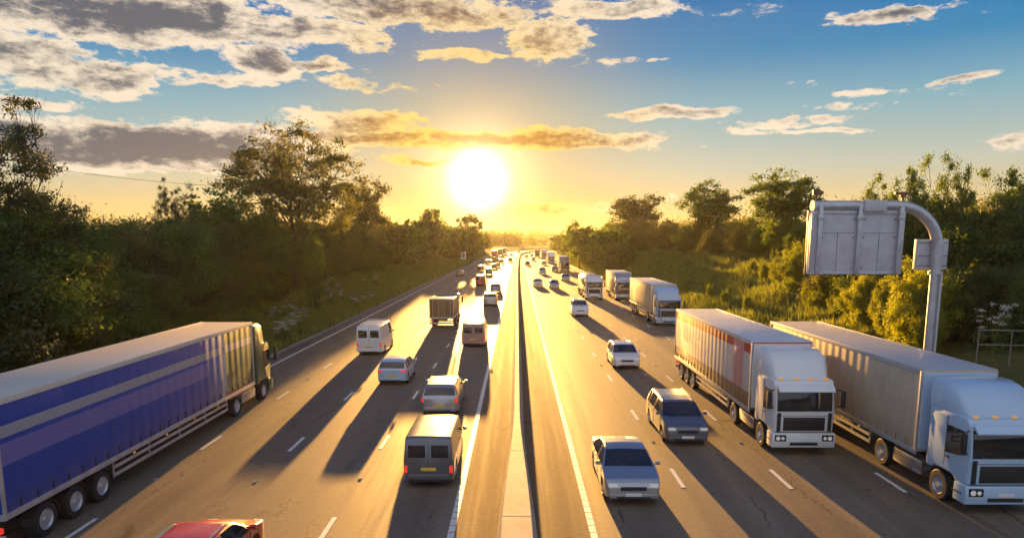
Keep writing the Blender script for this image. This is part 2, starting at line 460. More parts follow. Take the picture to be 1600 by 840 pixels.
# kerb lips along both outer edges
for nm, u0, u1 in (('kerb', LE - 0.28, LE), ('kerb', RE, RE + 0.28)):
    V = []; Fq = []
    n = 90
    for i in range(n + 1):
        y = -30 + (YF + 30) * i / n; c = cx(y)
        V += [(u0 + c, y, -0.1), (u0 + c, y, 0.10), (u1 + c, y, 0.10), (u1 + c, y, -0.1)]
    for i in range(n):
        for j in range(3): Fq.append((4 * i + j, 4 * i + j + 1, 4 * i + j + 5, 4 * i + j + 4))
    tag(link(nm, from_arrays(nm, V, Fq, M_KERB)), kind='structure')

# ------------------------------------------------------------------ median barrier
bm = NB(); prev = None
yb = [6 + 1.5 * i for i in range(20)] + [36 + 6 * i for i in range(60)] + [400 + 8 * i for i in range(44)]
for y in yb:
    t = 1 - ss(y, 16, 30)
    w = 0.0 + 0.30 * t
    prof = [(-0.31 - w, 0.0), (-0.31 - w, 0.10), (-0.20 - w, 0.28), (-0.13 - w, 0.90), (-0.11 - w, 0.92), (0.11 + w, 0.92), (0.13 + w, 0.90), (0.20 + w, 0.28), (0.31 + w, 0.10), (0.31 + w, 0.0)]
    ring = [bm.verts.new((x + cx(y), y, z)) for x, z in prof]
    if prev:
        for a, b, c_, d_ in zip(prev, prev[1:], ring[1:], ring): bm.faces.new((a, b, c_, d_))
    prev = ring
bar = part('concrete_barrier', bm, M_CONC, smooth=25)
tag(bar, 'long concrete step barrier down the middle between the two carriageways', 'barrier')
bm = NB()
for i in range(26):
    y = 12 + 6 * i; t = 1 - ss(y, 16, 30); w = 0.30 * t
    box(bm, -0.112 - w + cx(y), 0.112 + w + cx(y), y, y + 0.02, 0.905, 0.9235)
part('joints', bm, M_SEAM, bar, smooth=0)['kind'] = 'stuff'

# ------------------------------------------------------------------ road studs
bm = NB(); prism(bm, [(-0.06, 0.0), (-0.035, 0.022), (0.035, 0.022), (0.06, 0.0)], -0.05, 0.05, mi=0)
stud0 = part('road_stud', bm, mat('stud_metal', (0.35, 0.34, 0.32), 0.4, metal=0.5))
bm = NB(); box(bm, -0.035, 0.035, -0.058, -0.046, 0.004, 0.016); stl = part('reflector', bm, M_PLATEW, stud0, smooth=0)
stud0.scale = (1.3, 1.3, 1.3)
sides = [('left carriageway', -1, L_LINES, (19.05, 18.7, 18.9)), ('right carriageway', 1, R_LINES, (23.7, 23.6, 23.3))]
first = True
for sd, _, lines, phs in sides:
    for li, (c, ph) in enumerate(zip(lines, phs)):
        for i in range(0, 5):
            y = ph + 4.5 + 9 * i * 2
            o = stud0 if first else stud0.copy()
            if not first:
                C.objects.link(o); r2 = stl.copy(); C.objects.link(r2); r2.parent = o
            first = False
            o.location = (c + cx(y), y, 0.0)
            tag(o, 'metal reflecting stud on the %s, %s dashed line from the barrier' % (sd, ('first', 'second', 'third')[li]),
                'road stud', 'studs on the %s %s dashed line' % (sd, ('first', 'second', 'third')[li]))

# ================================================================== vehicles
def thing(name, label, cat, loc=(0, 0, 0), rz=0, group=None):
    o = bpy.data.objects.new(name, None); C.objects.link(o); o.empty_display_size = 0.3
    o.location = loc; o.rotation_euler = (0, 0, rz)
    return tag(o, label, cat, group)


def wheel(parent, x, y, r, w, side, twin=False, m=M_RIM):
    """tyre with tread shoulders, rim dish and hub; side = -1 left, +1 right"""
    bm = NB(); seg = 26
    prof = [(-w / 2, r * 0.62), (-w / 2, r * 0.93), (-w / 2 + 0.03, r), (w / 2 - 0.03, r), (w / 2, r * 0.93), (w / 2, r * 0.62)]
    rings = [[bm.verts.new((px_, math.cos(2 * PI * j / seg) * pr, math.sin(2 * PI * j / seg) * pr)) for j in range(seg)] for px_, pr in prof]
    for a, b in zip(rings, rings[1:] + rings[:1]):
        for j in range(seg): bm.faces.new((a[j], a[(j + 1) % seg], b[(j + 1) % seg], b[j]))
    t = part('wheel', bm, M_TYRE, parent, 30); t.location = (x, y, r)
    bm = NB()
    prof = [(side * (w / 2 - 0.03), r * 0.635), (side * (w / 2 - 0.005), r * 0.60), (side * (w / 2 - 0.06), r * 0.52), (side * (w / 2 - 0.05), r * 0.22), (side * (w / 2 + 0.01), r * 0.18), (side * (w / 2 + 0.01), 0.001)]
    rings = [[bm.verts.new((px_, math.cos(2 * PI * j / seg) * pr, math.sin(2 * PI * j / seg) * pr)) for j in range(seg)] for px_, pr in prof]
    for a, b in zip(rings, rings[1:]):
        for j in range(seg): bm.faces.new((a[j], a[(j + 1) % seg], b[(j + 1) % seg], b[j]))
    if r < 0.42:      # five dark openings between the spokes
        for q in range(5):
            a0 = 2 * PI * q / 5
            cy_, cz_ = math.cos(a0) * r * .38, math.sin(a0) * r * .38
            vs = [bm.verts.new((side * (w / 2 - 0.03), cy_ + math.cos(a0 + b_) * r * .13, cz_ + math.sin(a0 + b_) * r * .13)) for b_ in (0.3, 1.4, 2.9, 4.2, 5.4)]
            f = bm.faces.new(vs); f.material_index = 1
    part('rim', bm, [m, M_TRIM], t, 30)
    return t


PROF = {
    # top line as (t, z/H*) with t from the tail 0 to the nose 1; cab = start/end of side glass; ws = windscreen; rw = rear window
    'hatch': dict(top=[(0, .62), (.015, .66), (.10, .93), (.20, .985), (.38, 1.0), (.56, .975), (.60, .95), (.765, .665), (.80, .655), (.94, .575), (.98, .50), (1, .42)], cab=(.085, .735), ws=(.60, .765), rw=(.022, .095), rf=(.11, .59)),
    'estate': dict(top=[(0, .60), (.012, .66), (.065, .95), (.12, .99), (.40, 1.0), (.58, .975), (.62, .95), (.775, .655), (.81, .645), (.94, .565), (.98, .49), (1, .41)], cab=(.055, .745), ws=(.62, .775), rw=(.018, .060), rf=(.08, .61)),
    'saloon': dict(top=[(0, .62), (.02, .70), (.15, .725), (.30, .95), (.40, .99), (.50, 1.0), (.58, .975), (.62, .945), (.77, .68), (.80, .665), (.94, .585), (.98, .50), (1, .42)], cab=(.20, .74), ws=(.62, .77), rw=(.16, .295), rf=(.31, .61)),
    'suv': dict(top=[(0, .62), (.012, .68), (.07, .95), (.12, .985), (.40, 1.0), (.58, .98), (.63, .95), (.765, .70), (.79, .69), (.93, .63), (.98, .54), (1, .44)], cab=(.055, .74), ws=(.63, .765), rw=(.018, .066), rf=(.085, .62)),
    'van': dict(top=[(0, .93), (.01, .97), (.03, .99), (.30, 1.0), (.68, .99), (.72, .96), (.85, .61), (.88, .585), (.97, .50), (.985, .44), (1, .36)], cab=(.60, .82), ws=(.72, .85), rw=None, rf=(.03, .71)),
}


def lerp_pts(pts, t):
    for (a, x), (b, y) in zip(pts, pts[1:]):
        if t <= b: return x + (y - x) * (t - a) / (b - a)
    return pts[-1][1]


def car(name, label, cat, x, y, kind='hatch', col='silver', L=4.3, Wd=1.78, H=1.47, facing=1, group=None, rails=False, lights=False, det=True, plain_sides=False, ladder=False):
    """y is the distance of the end nearest the camera; facing 1 = driving away, -1 = coming towards us"""
    P = PROF[kind]; pm = P_[col]
    t0 = thing(name, label, cat, (x + cx(y), y + L / 2, 0.0), 0 if facing == 1 else PI, group)
    slope = math.atan(cx(y + 5) - cx(y)) / 5 * -1
    t0.rotation_euler.z += math.atan2(-(cx(y + 5) - cx(y)), 5)
    wr = 0.31 if kind != 'van' else 0.34
    wy = (L * -0.5 + L * 0.195, L * 0.5 - L * 0.195) if kind != 'van' else (-L * .5 + L * .24, L * .5 - L * .17)
    ts = sorted(set([0, .006, .012, .018, .022, .03, .045, .95, .97, .98, .99, 1] + [round(i * .02, 3) for i in range(3, 48)] +
                    ([P['rw'][0], P['rw'][1]] if P['rw'] else []) + list(P['ws']) + list(P['cab']) + list(P['rf'])))
    if kind == 'van': beltk = .58
    elif kind == 'suv': beltk = .64
    else: beltk = .655
    bp = (P['cab'][0] + P['cab'][1]) / 2
    pillars = [(bp + .02, bp + .045)] + ([(P['cab'][0] + .11, P['cab'][0] + .135)] if kind in ('estate', 'suv', 'hatch') else [])
    if kind == 'van': pillars = []
    ts = sorted(set(ts + [q for p_ in pillars for q in p_]))
    hw = Wd / 2
    bm = NB(); rings = []
    for t in ts:
        yy = -L / 2 + t * L
        zt = lerp_pts(P['top'], t) * H
        e = min(t, 1 - t)
        w = hw * (0.83 + 0.17 * math.sqrt(1 - (1 - min(1, e / .13)) ** 2)) if kind != 'van' else hw * (0.96 + .04 * min(1, e / .03)) * (1 - 0.10 * ss(t, .86, 1.0))
        bz = min(beltk * H, zt - 0.035)
        zs = 0.24 if .04 < t < .96 else 0.24 + 0.07 * (1 - e / .04)
        for wc in wy:
            dd = abs(yy - wc)
            if dd < wr + .055: zs = max(zs, wr + math.sqrt((wr + .055) ** 2 - dd ** 2))
        gh = max(0.0, zt - bz)
        k_ = 0.23 if kind != 'van' else 0.10
        wtop = w * (1 - k_ * min(1, gh / (H * (1 - beltk)))) if gh > .05 else w * .95
        zm = max(zs + 0.02, min(bz - .03, 0.54 * H * .9))
        half = [(0, zs), (w * .90, zs), (w * .985, zs + 0.015), (w, max(zs + .02, zm)), (w * .985, bz), (wtop, zt - min(.055, gh * .3)), (wtop * .93, zt - min(.018, gh * .1)), (wtop * .5, zt), (0, zt + .006)]
        ring = [bm.verts.new((a, yy, b)) for a, b in half] + [bm.verts.new((-a, yy, b)) for a, b in half[-2:0:-1]]
        rings.append(ring)
    n = len(rings[0]); glass = {'windscreen': [], 'rear_window': [], 'side_window': [], 'side_window2': []}
    cab0, cab1 = P['cab']
    for i, (a, b) in enumerate(zip(rings, rings[1:])):
        tm = (ts[i] + ts[i + 1]) / 2
        for j in range(n):
            q = (a[j], a[(j + 1) % n], b[(j + 1) % n], b[j]); key = None
            if j in (4, 11):
                # keep a strip of frame at the pillars
                if kind == 'van' and plain_sides is False: pass
                if cab0 < tm < cab1 and not any(p0 < tm < p1 for p0, p1 in pillars): key = 'side_window' if j == 4 else 'side_window2'
            if j in (5, 6, 7, 8, 9, 10):
                if P['ws'][0] < tm < P['ws'][1]: key = 'windscreen' if j in (6, 7, 8, 9) else None
                if P['rw'] and P['rw'][0] < tm < P['rw'][1]: key = 'rear_window' if j in (6, 7, 8, 9) else None
            if key: glass[key].append([v.co.copy() for v in q])
            else:
                try: bm.faces.new(q)
                except ValueError: pass
    bm.faces.new(rings[0]); bm.faces.new(rings[-1][::-1])
    body = part('body', bm, pm, t0, 32)
    for key, qs in glass.items():
        if not qs: continue
        g = NB(); cache = {}
        for q in qs:
            vs = []
            for v in q:
                kk = tuple(round(c_, 4) for c_ in v)
                if kk not in cache: cache[kk] = g.verts.new(v)
                vs.append(cache[kk])
            if len(set(vs)) == 4: g.faces.new(vs)
        part(key.rstrip('2'), g, M_GLASS, t0, 40)
    for yy in wy:
        for sd in (-1, 1): wheel(t0, sd * (hw - 0.125), yy, wr, 0.21, sd)
    if not det: return t0
    # underside filler so that no light shows through
    bm = NB(); box(bm, -hw * .80, hw * .80, -L * .47, L * .47, 0.17, 0.30); part('underbody', bm, M_TRIM, t0, 0)
    yr = -L / 2; yf = L / 2
    # rear: lamps, plate, bumper, lower valance
    zl = (.60 if kind in ('hatch', 'saloon') else .58 if kind != 'van' else .40) * H
    for sd in (-1, 1):
        bm = NB()
        if kind in ('estate', 'suv', 'van'):
            box(bm, sd * hw * .885 - .055, sd * hw * .885 + .055, yr - .022, yr + .09, zl - .20 * H * .5, zl + .08, .015)
        else: box(bm, sd * hw * .76 - .14, sd * hw * .76 + .14, yr - .022, yr + .12, zl - .09, zl + .035, .02)
        part('tail_light', bm, M_TAIL, t0)
        bm = NB(); zh = .46 * H if kind != 'van' else .36 * H
        box(bm, sd * hw * .72 - .15, sd * hw * .72 + .15, yf - .22, yf + .012, zh - .05, zh + .055, .035)
        part('headlight', bm, M_LAMP if lights else M_LAMPOFF, t0)
        bm = NB(); ym = yf - L * (1 - P['cab'][1]) - .10
        zmi = beltk * H + .07
        box(bm, sd * (hw + .10) - .085, sd * (hw + .10) + .085, ym - .04, ym + .07, zmi - .05, zmi + .075, .03)
        box(bm, sd * (hw - .03) - .05, sd * (hw - .03) + .05, ym, ym + .03, zmi - .05, zmi - .02)
        part('wing_mirror', bm, pm, t0)
    bm = NB(); box(bm, -hw * .80, hw * .80, yr - .045, yr + .10, .30, .50, .03); part('rear_bumper', bm, pm, t0)
    bm = NB(); box(bm, -hw * .62, hw * .62, yr - .052, yr + .08, .22, .335, .015); part('rear_valance', bm, M_TRIM, t0)
    bm = NB(); box(bm, -.26, .26, yr - .06 if kind != 'van' else yr - .02, yr - .03 if kind != 'van' else yr + .01, .50 if kind != 'van' else .62, .61 if kind != 'van' else .73, .004); part('number_plate', bm, M_PLATEY, t0)
    bm = NB(); box(bm, -hw * .84, hw * .84, yf - .14, yf + .035, .26, .42, .03); part('front_bumper', bm, pm, t0)
    bm = NB(); box(bm, -hw * .46, hw * .46, yf - .06, yf + .012, .40 * H - .06, .40 * H + .06, .015)
    box(bm, -hw * .60, hw * .60, yf - .06, yf + .040, .24, .335, .01); part('grille', bm, M_TRIM, t0)
    bm = NB(); box(bm, -.26, .26, yf + .03, yf + .05, .345, .455, .004); part('number_plate', bm, M_PLATEW, t0)
    if rails:
        for sd in (-1, 1):
            bm = NB(); pts = [(sd * hw * .70, -L / 2 + t * L, lerp_pts(P['top'], t) * H + (.055 if .13 < t < .54 else -.01)) for t in (.11, .135, .2, .3, .4, .5, .53, .555)]
            tube(bm, pts, .018, 6); part('roof_rail', bm, M_CHROME, t0)
    if kind == 'van':
        bm = NB(); box(bm, -.008, .008, yr - .006, yr + .01, .42, .93 * H); box(bm, -hw * .86, hw * .86, yr - .006, yr + .01, .41, .425); part('door_seam', bm, M_TRIM, t0, 0)
        if not plain_sides:
            for sd in (-1, 1):
                bm = NB(); box(bm, sd * hw * .45 - hw * .33, sd * hw * .45 + hw * .33, yr - .012, yr + .01, .60 * H, .84 * H, .02); part('rear_window', bm, M_GLASS, t0)
    if ladder:
        for q in range(4):
            bm = NB(); yy = -L * .38 + q * L * .17
            zr = H * 1.0
            tube(bm, [(-hw * .80, yy, zr - .03), (-hw * .80, yy, zr + .09), (hw * .80, yy, zr + .09), (hw * .80, yy, zr - .03)], .022, 6); part('roof_bar', bm, M_CHROME, t0)
    if kind != 'van':
        for sd in (-1, 1):
            bm = NB()
            for tt in (bp + .03, P['cab'][1] - .01, bp - .19):
                yy = -L / 2 + tt * L; box(bm, sd * (hw - .004) - .006, sd * (hw - .004) + .006, yy - .006, yy + .006, .36, beltk * H - .06)
            part('door_seams', bm, M_TRIM, t0, 0)
    yw0 = -L / 2 + P['ws'][1] * L; zw0 = lerp_pts(P['top'], P['ws'][1]) * H
    yw1 = -L / 2 + (P['ws'][0] * .62 + P['ws'][1] * .38) * L; zw1 = lerp_pts(P['top'], P['ws'][0] * .62 + P['ws'][1] * .38) * H
    for q in (-.45, .08):
        bm = NB(); tube(bm, [(q * hw * 1.1, yw0 - .05, zw0 + .04), (q * hw * 1.1 + .42, yw0 * .55 + yw1 * .45, zw0 * .55 + zw1 * .45 + .02)], .010, 4); part('wiper', bm, M_TRIM, t0)
    bm = NB()
    for sd in (-1, 1):
        for tt in ((.40, .58) if kind != 'van' else (.62,)):
            yy = -L / 2 + tt * L
            box(bm, sd * (hw + .002) - .012, sd * (hw + .002) + .012, yy - .09, yy + .09, beltk * H - .10, beltk * H - .07, .005)
    part('door_handle', bm, pm, t0)
    return t0


def curtain_mat(name, base, bands=(), pleat=0.0, yb=None):
    """lorry side: base colour with horizontal or end bands that are really printed on it"""
    if name in MATS: return MATS[name]
    m = bpy.data.materials.new(name); m.use_nodes = True
    k = Nodes(m.node_tree); p = k.n['Principled BSDF']
    o = k.new('ShaderNodeTexCoord').outputs['Object']
    sp = k.new('ShaderNodeSeparateXYZ'); k.put(sp.inputs[0], o)
    col = (*base, 1)
    dirt = k.noise(k.v('MULTIPLY', o, (1, 1.2, .5)), 1.6, 6, .65)
    c = k.v('SCALE', base, k.smooth(dirt, .3, .7, .86, 1.08))
    for (ax, a, b, cc) in bands:
        s = sp.outputs[ax]
        f = k.m('MULTIPLY', k.m('GREATER_THAN', s, a), k.m('LESS_THAN', s, b))
        c = k.mix(f, c, cc)
    grime = k.m('MULTIPLY', k.smooth(sp.outputs[2], 2.2, .9), k.smooth(dirt, .35, .6, 0.1, .55))
    c = k.mix(grime, c, (.13, .10, .075))
    k.put(p.inputs['Base Color'], c); p.inputs['Roughness'].default_value = .42; p.inputs['Coat Weight'].default_value = .15
    if pleat:
        w = k.m('SINE', k.m('MULTIPLY', sp.outputs[1], 2 * PI / pleat))
        b = k.new('ShaderNodeBump'); b.inputs['Strength'].default_value = .3; b.inputs['Distance'].default_value = .015
        k.put(b.inputs['Height'], k.m('ADD', w, k.m('MULTIPLY', k.noise(k.v('MULTIPLY', o, (1, 1, .3)), 2, 3, .5), 2.0))); k.l.new(b.outputs[0], p.inputs['Normal'])
    MATS[name] = m
    return m


def cab(t, yf, pm, H=3.75, deflect=True, lights=True, visor=None, det=True):
    """tractor cab; yf = front plane in the lorry's own frame (+y forward)"""
    hw = 1.23
    bm = NB()
    pts = [(yf, .92), (yf, 1.75), (yf - .10, 2.75), (yf - .30, 3.02), (yf - 2.15, 3.02), (yf - 2.15, .95), (yf - 1.75, .95), (yf - 1.65, 1.25), (yf - .75, 1.25), (yf - .62, .92)]
    prism(bm, pts, -hw, hw, .13); [setattr(v_.co, 'x', v_.co.x * (1 - .055 * ss(v_.co.y, yf - .55, yf))) for v_ in bm.verts]; part('cab', bm, pm, t, 50)
    if deflect:
        bm = NB()
        rings = []
        for (y0, z0, w, zt) in ((yf - .36, 2.98, .98, 3.02), (yf - .62, 2.98, 1.08, 3.30), (yf - 1.05, 2.98, 1.16, H - .12), (yf - 1.6, 2.98, 1.20, H), (yf - 2.15, 2.98, 1.21, H)):
            c_ = min(.16, (zt - z0) * .6)
            rings.append([bm.verts.new(p) for p in ((-w, y0, z0), (-w, y0, zt - c_), (-w + c_, y0, zt), (w - c_, y0, zt), (w, y0, zt - c_), (w, y0, z0))])
        for a, b in zip(rings, rings[1:]):
            for j in range(5): bm.faces.new((a[j], a[j + 1], b[j + 1], b[j]))
        bm.faces.new(rings[0]); bm.faces.new(rings[-1][::-1])
        part('roof_deflector', bm, pm, t, 50)
    # windscreen leaning back, slightly proud
    bm = NB(); a = 1.08
    prism(bm, [(yf + .012, 1.80), (yf - .078, 2.68), (yf - .10, 2.68), (yf - .02, 1.80)], -a, a, .008); part('windscreen', bm, M_GLASS, t)
    bm = NB(); prism(bm, [(yf - .05, 2.70), (yf + .17, 2.60), (yf + .17, 2.64), (yf - .05, 2.86)], -1.1, 1.1, .01); part('sun_visor', bm, visor or pm, t)
    bm = NB(); box(bm, -.82, .82, yf - .03, yf + .022, 1.02, 1.56, .02)
    part('grille', bm, M_TRIM, t)
    bm = NB()
    for z in (1.14, 1.27, 1.40): box(bm, -.78, .78, yf + .018, yf + .030, z, z + .02)
    part('grille_bars', bm, M_CHAS, t, 0)
    bm = NB(); prism(bm, [(yf - .55, .34), (yf + .06, .34), (yf + .09, .60), (yf + .05, .93), (yf - .55, .93)], -hw - .01, hw + .01, .05); part('bumper', bm, pm, t)
    bm = NB(); box(bm, -.55, .55, yf + .07, yf + .095, .44, .56, .01); part('air_intake', bm, M_TRIM, t)
    bm = NB(); box(bm, -.26, .26, yf + .09, yf + .11, .60, .71, .004); part('number_plate', bm, M_PLATEW, t)
    for sd in (-1, 1):
        bm = NB(); box(bm, sd * .93 - .24, sd * .93 + .22, yf - .02, yf + .095, .60, .86, .03); hl = part('headlight', bm, M_TRIM, t)
        bm = NB(); tube(bm, [(sd * 1.02, yf + .09, .73), (sd * 1.02, yf + .108, .73)], .085, 14); tube(bm, [(sd * .83, yf + .09, .73), (sd * .83, yf + .106, .73)], .065, 14); part('lamp_glass', bm, M_LAMP if lights else M_LAMPOFF, hl)['kind'] = 'stuff'
        bm = NB(); pts = [(yf - .22, 1.86), (yf - .31, 2.60), (yf - 1.10, 2.60), (yf - 1.10, 1.70), (yf - .50, 1.78)]
        prism(bm, pts, sd * hw - .012 + sd * .003, sd * hw + .012 + sd * .003); part('side_window', bm, M_GLASS, t, 0)
        bm = NB(); box(bm, sd * 1.45 - .08, sd * 1.45 + .08, yf - .02, yf + .14, 1.95, 2.62, .04)
        tube(bm, [(sd * 1.2, yf - .1, 2.66), (sd * 1.47, yf + .05, 2.62)], .025, 6); tube(bm, [(sd * 1.2, yf - .1, 1.92), (sd * 1.47, yf + .05, 2.0)], .025, 6)
        part('wing_mirror', bm, M_TRIM, t)
        bm = NB(); box(bm, sd * 1.2 - .06, sd * 1.2 + .06, yf - .60, yf - .12, .62, .66); part('step', bm, M_TRIM, t, 0)
        bm = NB(); box(bm, sd * 1.235 - .010, sd * 1.235 + .010, yf - 1.135, yf - 1.12, 1.28, 2.9); box(bm, sd * 1.24 - .016, sd * 1.24 + .016, yf - 1.06, yf - .88, 1.55, 1.59); part('door_seam', bm, M_TRIM, t, 0)
    for q in (-.55, .15):
        bm = NB(); tube(bm, [(q, yf + .03, 1.80), (q + .25, yf + .015, 1.93), (q + .62, yf - .005, 2.12)], .013, 5); part('wiper', bm, M_TRIM, t)
    for sd in (-1, 1):
        bm = NB(); prism(bm, [(yf + .018, .98), (yf + .018, 1.72), (yf + .006, 1.74), (yf + .006, .98)], sd * 1.0 - .075, sd * 1.0 + .075, .003); part('corner_vent', bm, M_TRIM, t, 0)
    bm = NB(); box(bm, -1.12, 1.12, yf - .01, yf + .008, 1.615, 1.632); box(bm, -1.12, 1.12, yf - .01, yf + .008, .945, .962); part('panel_gap', bm, M_TRIM, t, 0)
    for q in (-.9, -.3, .3, .9):
        bm = NB(); box(bm, q - .07, q + .07, yf - .36, yf - .26, 3.0, 3.07, .02); part('marker_lamp', bm, M_AMBER, t)
    return t


def lorry(name, label, x, y, L=16.4, facing=-1, cabm='white', side=None, roof=M_ROOFG, box_=None, H=4.0, tank=False, rigid=False, lights=True, group=None, hw=1.27, skirt=False, front=None):
    """y = distance of the end nearest the camera"""
    t = thing(name, label, 'lorry' if not tank else 'tanker lorry', (x + cx(y), y + L / 2, 0), 0 if facing == 1 else PI, group)
    t.rotation_euler.z += math.atan2(-(cx(y + 8) - cx(y)), 8)
    pm = P_[cabm]; yf = L / 2; yr = -L / 2
    cab(t, yf - .12, pm, H=H - .15, lights=lights)
    ytf = yf - 2.75 if not rigid else yf - 2.45       # front of the load box
    # chassis rails
    bm = NB()
    for sd in (-1, 1): box(bm, sd * .45 - .06, sd * .45 + .06, yr + .1, yf - .9, .80, 1.06)
    for q in range(7): box(bm, -.45, .45, yr + .3 + q * (L - 3) / 7, yr + .42 + q * (L - 3) / 7, .84, 1.02)
    part('chassis', bm, M_CHAS, t, 0)
    if tank:
        bm = NB(); seg = 28; rings = []
        for yy, s in ((yr + .05, .0), (yr + .08, .62), (yr + .22, .90), (yr + .45, 1.0), (ytf - .45, 1.0), (ytf - .22, .90), (ytf - .08, .62), (ytf - .05, .0)):
            rings.append([bm.verts.new((math.cos(2 * PI * j / seg) * 1.22 * max(s, .02), yy, 2.35 + math.sin(2 * PI * j / seg) * 1.15 * max(s, .02))) for j in range(seg)])
        for a, b in zip(rings, rings[1:]):
            for j in range(seg): bm.faces.new((a[j], a[(j + 1) % seg], b[(j + 1) % seg], b[j]))
        tk = part('tank', bm, side, t, 40)
        bm = NB()
        for q in range(4):
            yy = yr + 1.6 + q * (ytf - yr - 3) / 3
            tube(bm, [(0, yy, 3.48), (0, yy, 3.62)], .28, 14)
        part('hatch', bm, M_STEEL, tk)
        bm = NB(); box(bm, -.5, .5, yr + .8, ytf - .8, 3.50, 3.53); part('walkway', bm, M_STEEL, tk, 0)
        bm = NB(); box(bm, -1.2, 1.2, yr, ytf, 1.06, 1.22, .02); part('deck', bm, M_CHAS, t)
    else:
        zb = 1.10 if not rigid else 1.0
        bm = NB(); box(bm, -hw + .015, hw - .015, yr + .02, ytf, zb + .1, H - .02, .02); part('load_box', bm, side, t)
        bm = NB(); box(bm, -hw, hw, yr, ytf, H - .06, H + .0, .02)
        for sd in (-1, 1): box(bm, sd * hw - .02, sd * hw + .02, yr - .002, ytf + .002, H - .16, H + .012, .008)
        part('roof', bm, roof, t)
        bm = NB()
        for sd in (-1, 1):
            box(bm, sd * hw - .03, sd * hw + .03, yr + .0, ytf + .01, zb, zb + .17, .01)
            for yy in (yr, ytf - .1): box(bm, sd * hw - .035, sd * hw + .025, yy, yy + .1, zb + .17, H - .06, .01)
        box(bm, -hw, hw, yr - .01, yr + .1, zb, zb + .17)
        part('frame_rails', bm, M_STEEL, t)
        if front:
            bm = NB(); box(bm, -hw + .05, hw - .05, ytf - .02, ytf + .03, zb + .2, H - .1, .01); part('front_panel', bm, front, t)
        # curtain straps / buckles
        bm = NB(); nb_ = int((ytf - yr) / .65)
        for sd in (-1, 1):
            for q in range(1, nb_):
                yy = yr + q * (ytf - yr) / nb_
                box(bm, sd * (hw - .008) - .012, sd * (hw - .008) + .012, yy - .022, yy + .022, zb + .10, zb + .42)
        part('strap', bm, M_TRIM, t, 0)['kind'] = 'stuff'
        # rear doors: bars, hinges, lamps
        bm = NB()
        for xx in (-.85, -.25, .25, .85): tube(bm, [(xx, yr - .02, zb + .1), (xx, yr - .02, H - .12)], .02, 6)
        box(bm, -.008, .008, yr + .0, yr + .022, zb + .1, H - .1)
        part('door_bar', bm, M_STEEL, t)
    # rear bumper and lamps
    bm = NB(); box(bm, -1.2, 1.2, yr - .01, yr + .10, .48, .66, .02); part('rear_bumper', bm, M_PANELB, t)
    for sd in (-1, 1):
        bm = NB(); box(bm, sd * 1.0 - .18, sd * 1.0 + .18, yr - .04, yr + .06, .74, .90, .02); part('tail_light', bm, M_TAIL, t)
    bm = NB(); box(bm, -.26, .26, yr - .03, yr, .72, .83); part('number_plate', bm, M_PLATEY, t, 0)
    # wheels
    axf = [yf - 1.45]
    axd = [yf - 5.0] if not rigid else []
    axt = [yr + 1.6, yr + 2.95, yr + 4.3] if not rigid else [yr + 2.6, yr + 3.95][:1 if L < 9 else 2]
    for yy in axf + axd + axt:
        for sd in (-1, 1): wheel(t, sd * 1.07, yy, .50, .34, sd, m=M_STEEL)
    for yy in axf + axd + axt:
        bm = NB(); tube(bm, [(-1.0, yy, .5), (1.0, yy, .5)], .07, 8); part('axle', bm, M_CHAS, t)
    # side guards / skirts, tanks, landing legs
    y0, y1 = (axt[-1] + .75, yf - 6.0) if not rigid else (axt[-1] + .75, yf - 2.6)
    for sd in (-1, 1):
        bm = NB()
        if skirt: box(bm, sd * 1.22 - .02, sd * 1.22 + .02, y0, y1, .38, 1.10, .01)
        else:
            for z in (.55, .82): box(bm, sd * 1.20 - .02, sd * 1.20 + .02, y0, y1, z, z + .12)
            for q in range(5):
                yy = y0 + (y1 - y0) * q / 4
                box(bm, sd * 1.17 - .02, sd * 1.17 + .02, yy - .03, yy + .03, .52, 1.1)
        part('side_guard', bm, side if skirt else M_STEEL, t, 0)
        if not rigid:
            bm = NB(); box(bm, sd * 1.0 - .2, sd * 1.0 + .2, yf - 4.3, yf - 2.5, .42, .95, .08); part('fuel_tank', bm, M_CHROME, t)
        for q in range(4):
            yy = y0 + (y1 - y0) * (q + .5) / 4
            bm = NB(); box(bm, sd * 1.27 - .012, sd * 1.27 + .012, yy - .06, yy + .06, 1.01, 1.06)
            part('side_marker', bm, M_AMBER, t, 0)
        for yy in axt:
            bm = NB(); 
            rr = .58; pv = [(yy + rr * math.cos(a), .5 + rr * math.sin(a)) for a in [PI * i / 8 for i in range(9)]]
            pv += [(yy + (rr - .03) * math.cos(a), .5 + (rr - .03) * math.sin(a)) for a in [PI * i / 8 for i in range(8, -1, -1)]]
            prism(bm, pv, sd * 1.07 - .19, sd * 1.07 + .19); part('mudguard', bm, M_TRIM, t, 0)
    return t


# ---- left carriageway, driving away from the camera
blue_side = curtain_mat('blue_curtain', (0.002, 0.055, 0.36), [(2, 2.55, 3.15, (0.14, 0.14, 0.40)), (1, 2.2, 3.9, (0.04, 0.12, 0.36)), (1, 3.9, 30, (.02, .09, .06)), (1, 3.6, 4.1, (.42, .42, .46)), (2, 3.3, 3.62, (.30, .31, .36))], 0.65)
blue = lorry('curtain_side_lorry', 'huge lorry with deep blue curtain sides and a lilac band, at the left edge', -14.85, 17.1, L=20.2, H=4.35, facing=1, cabm='green', side=blue_side, roof=mat('cream_roof', (.62, .58, .52), .34, dirt=.1), lights=False)
bm = NB(); box(bm, 1.2, 1.275, 4.2, 7.2, 1.02, 1.35, .01); part('side_locker', bm, P_['red'], blue)
car('car', 'red car at the bottom edge of the road nearest the camera, only partly in view', 'car', -7.9, 13.6, 'estate', 'red', L=4.6, facing=1, rails=True)
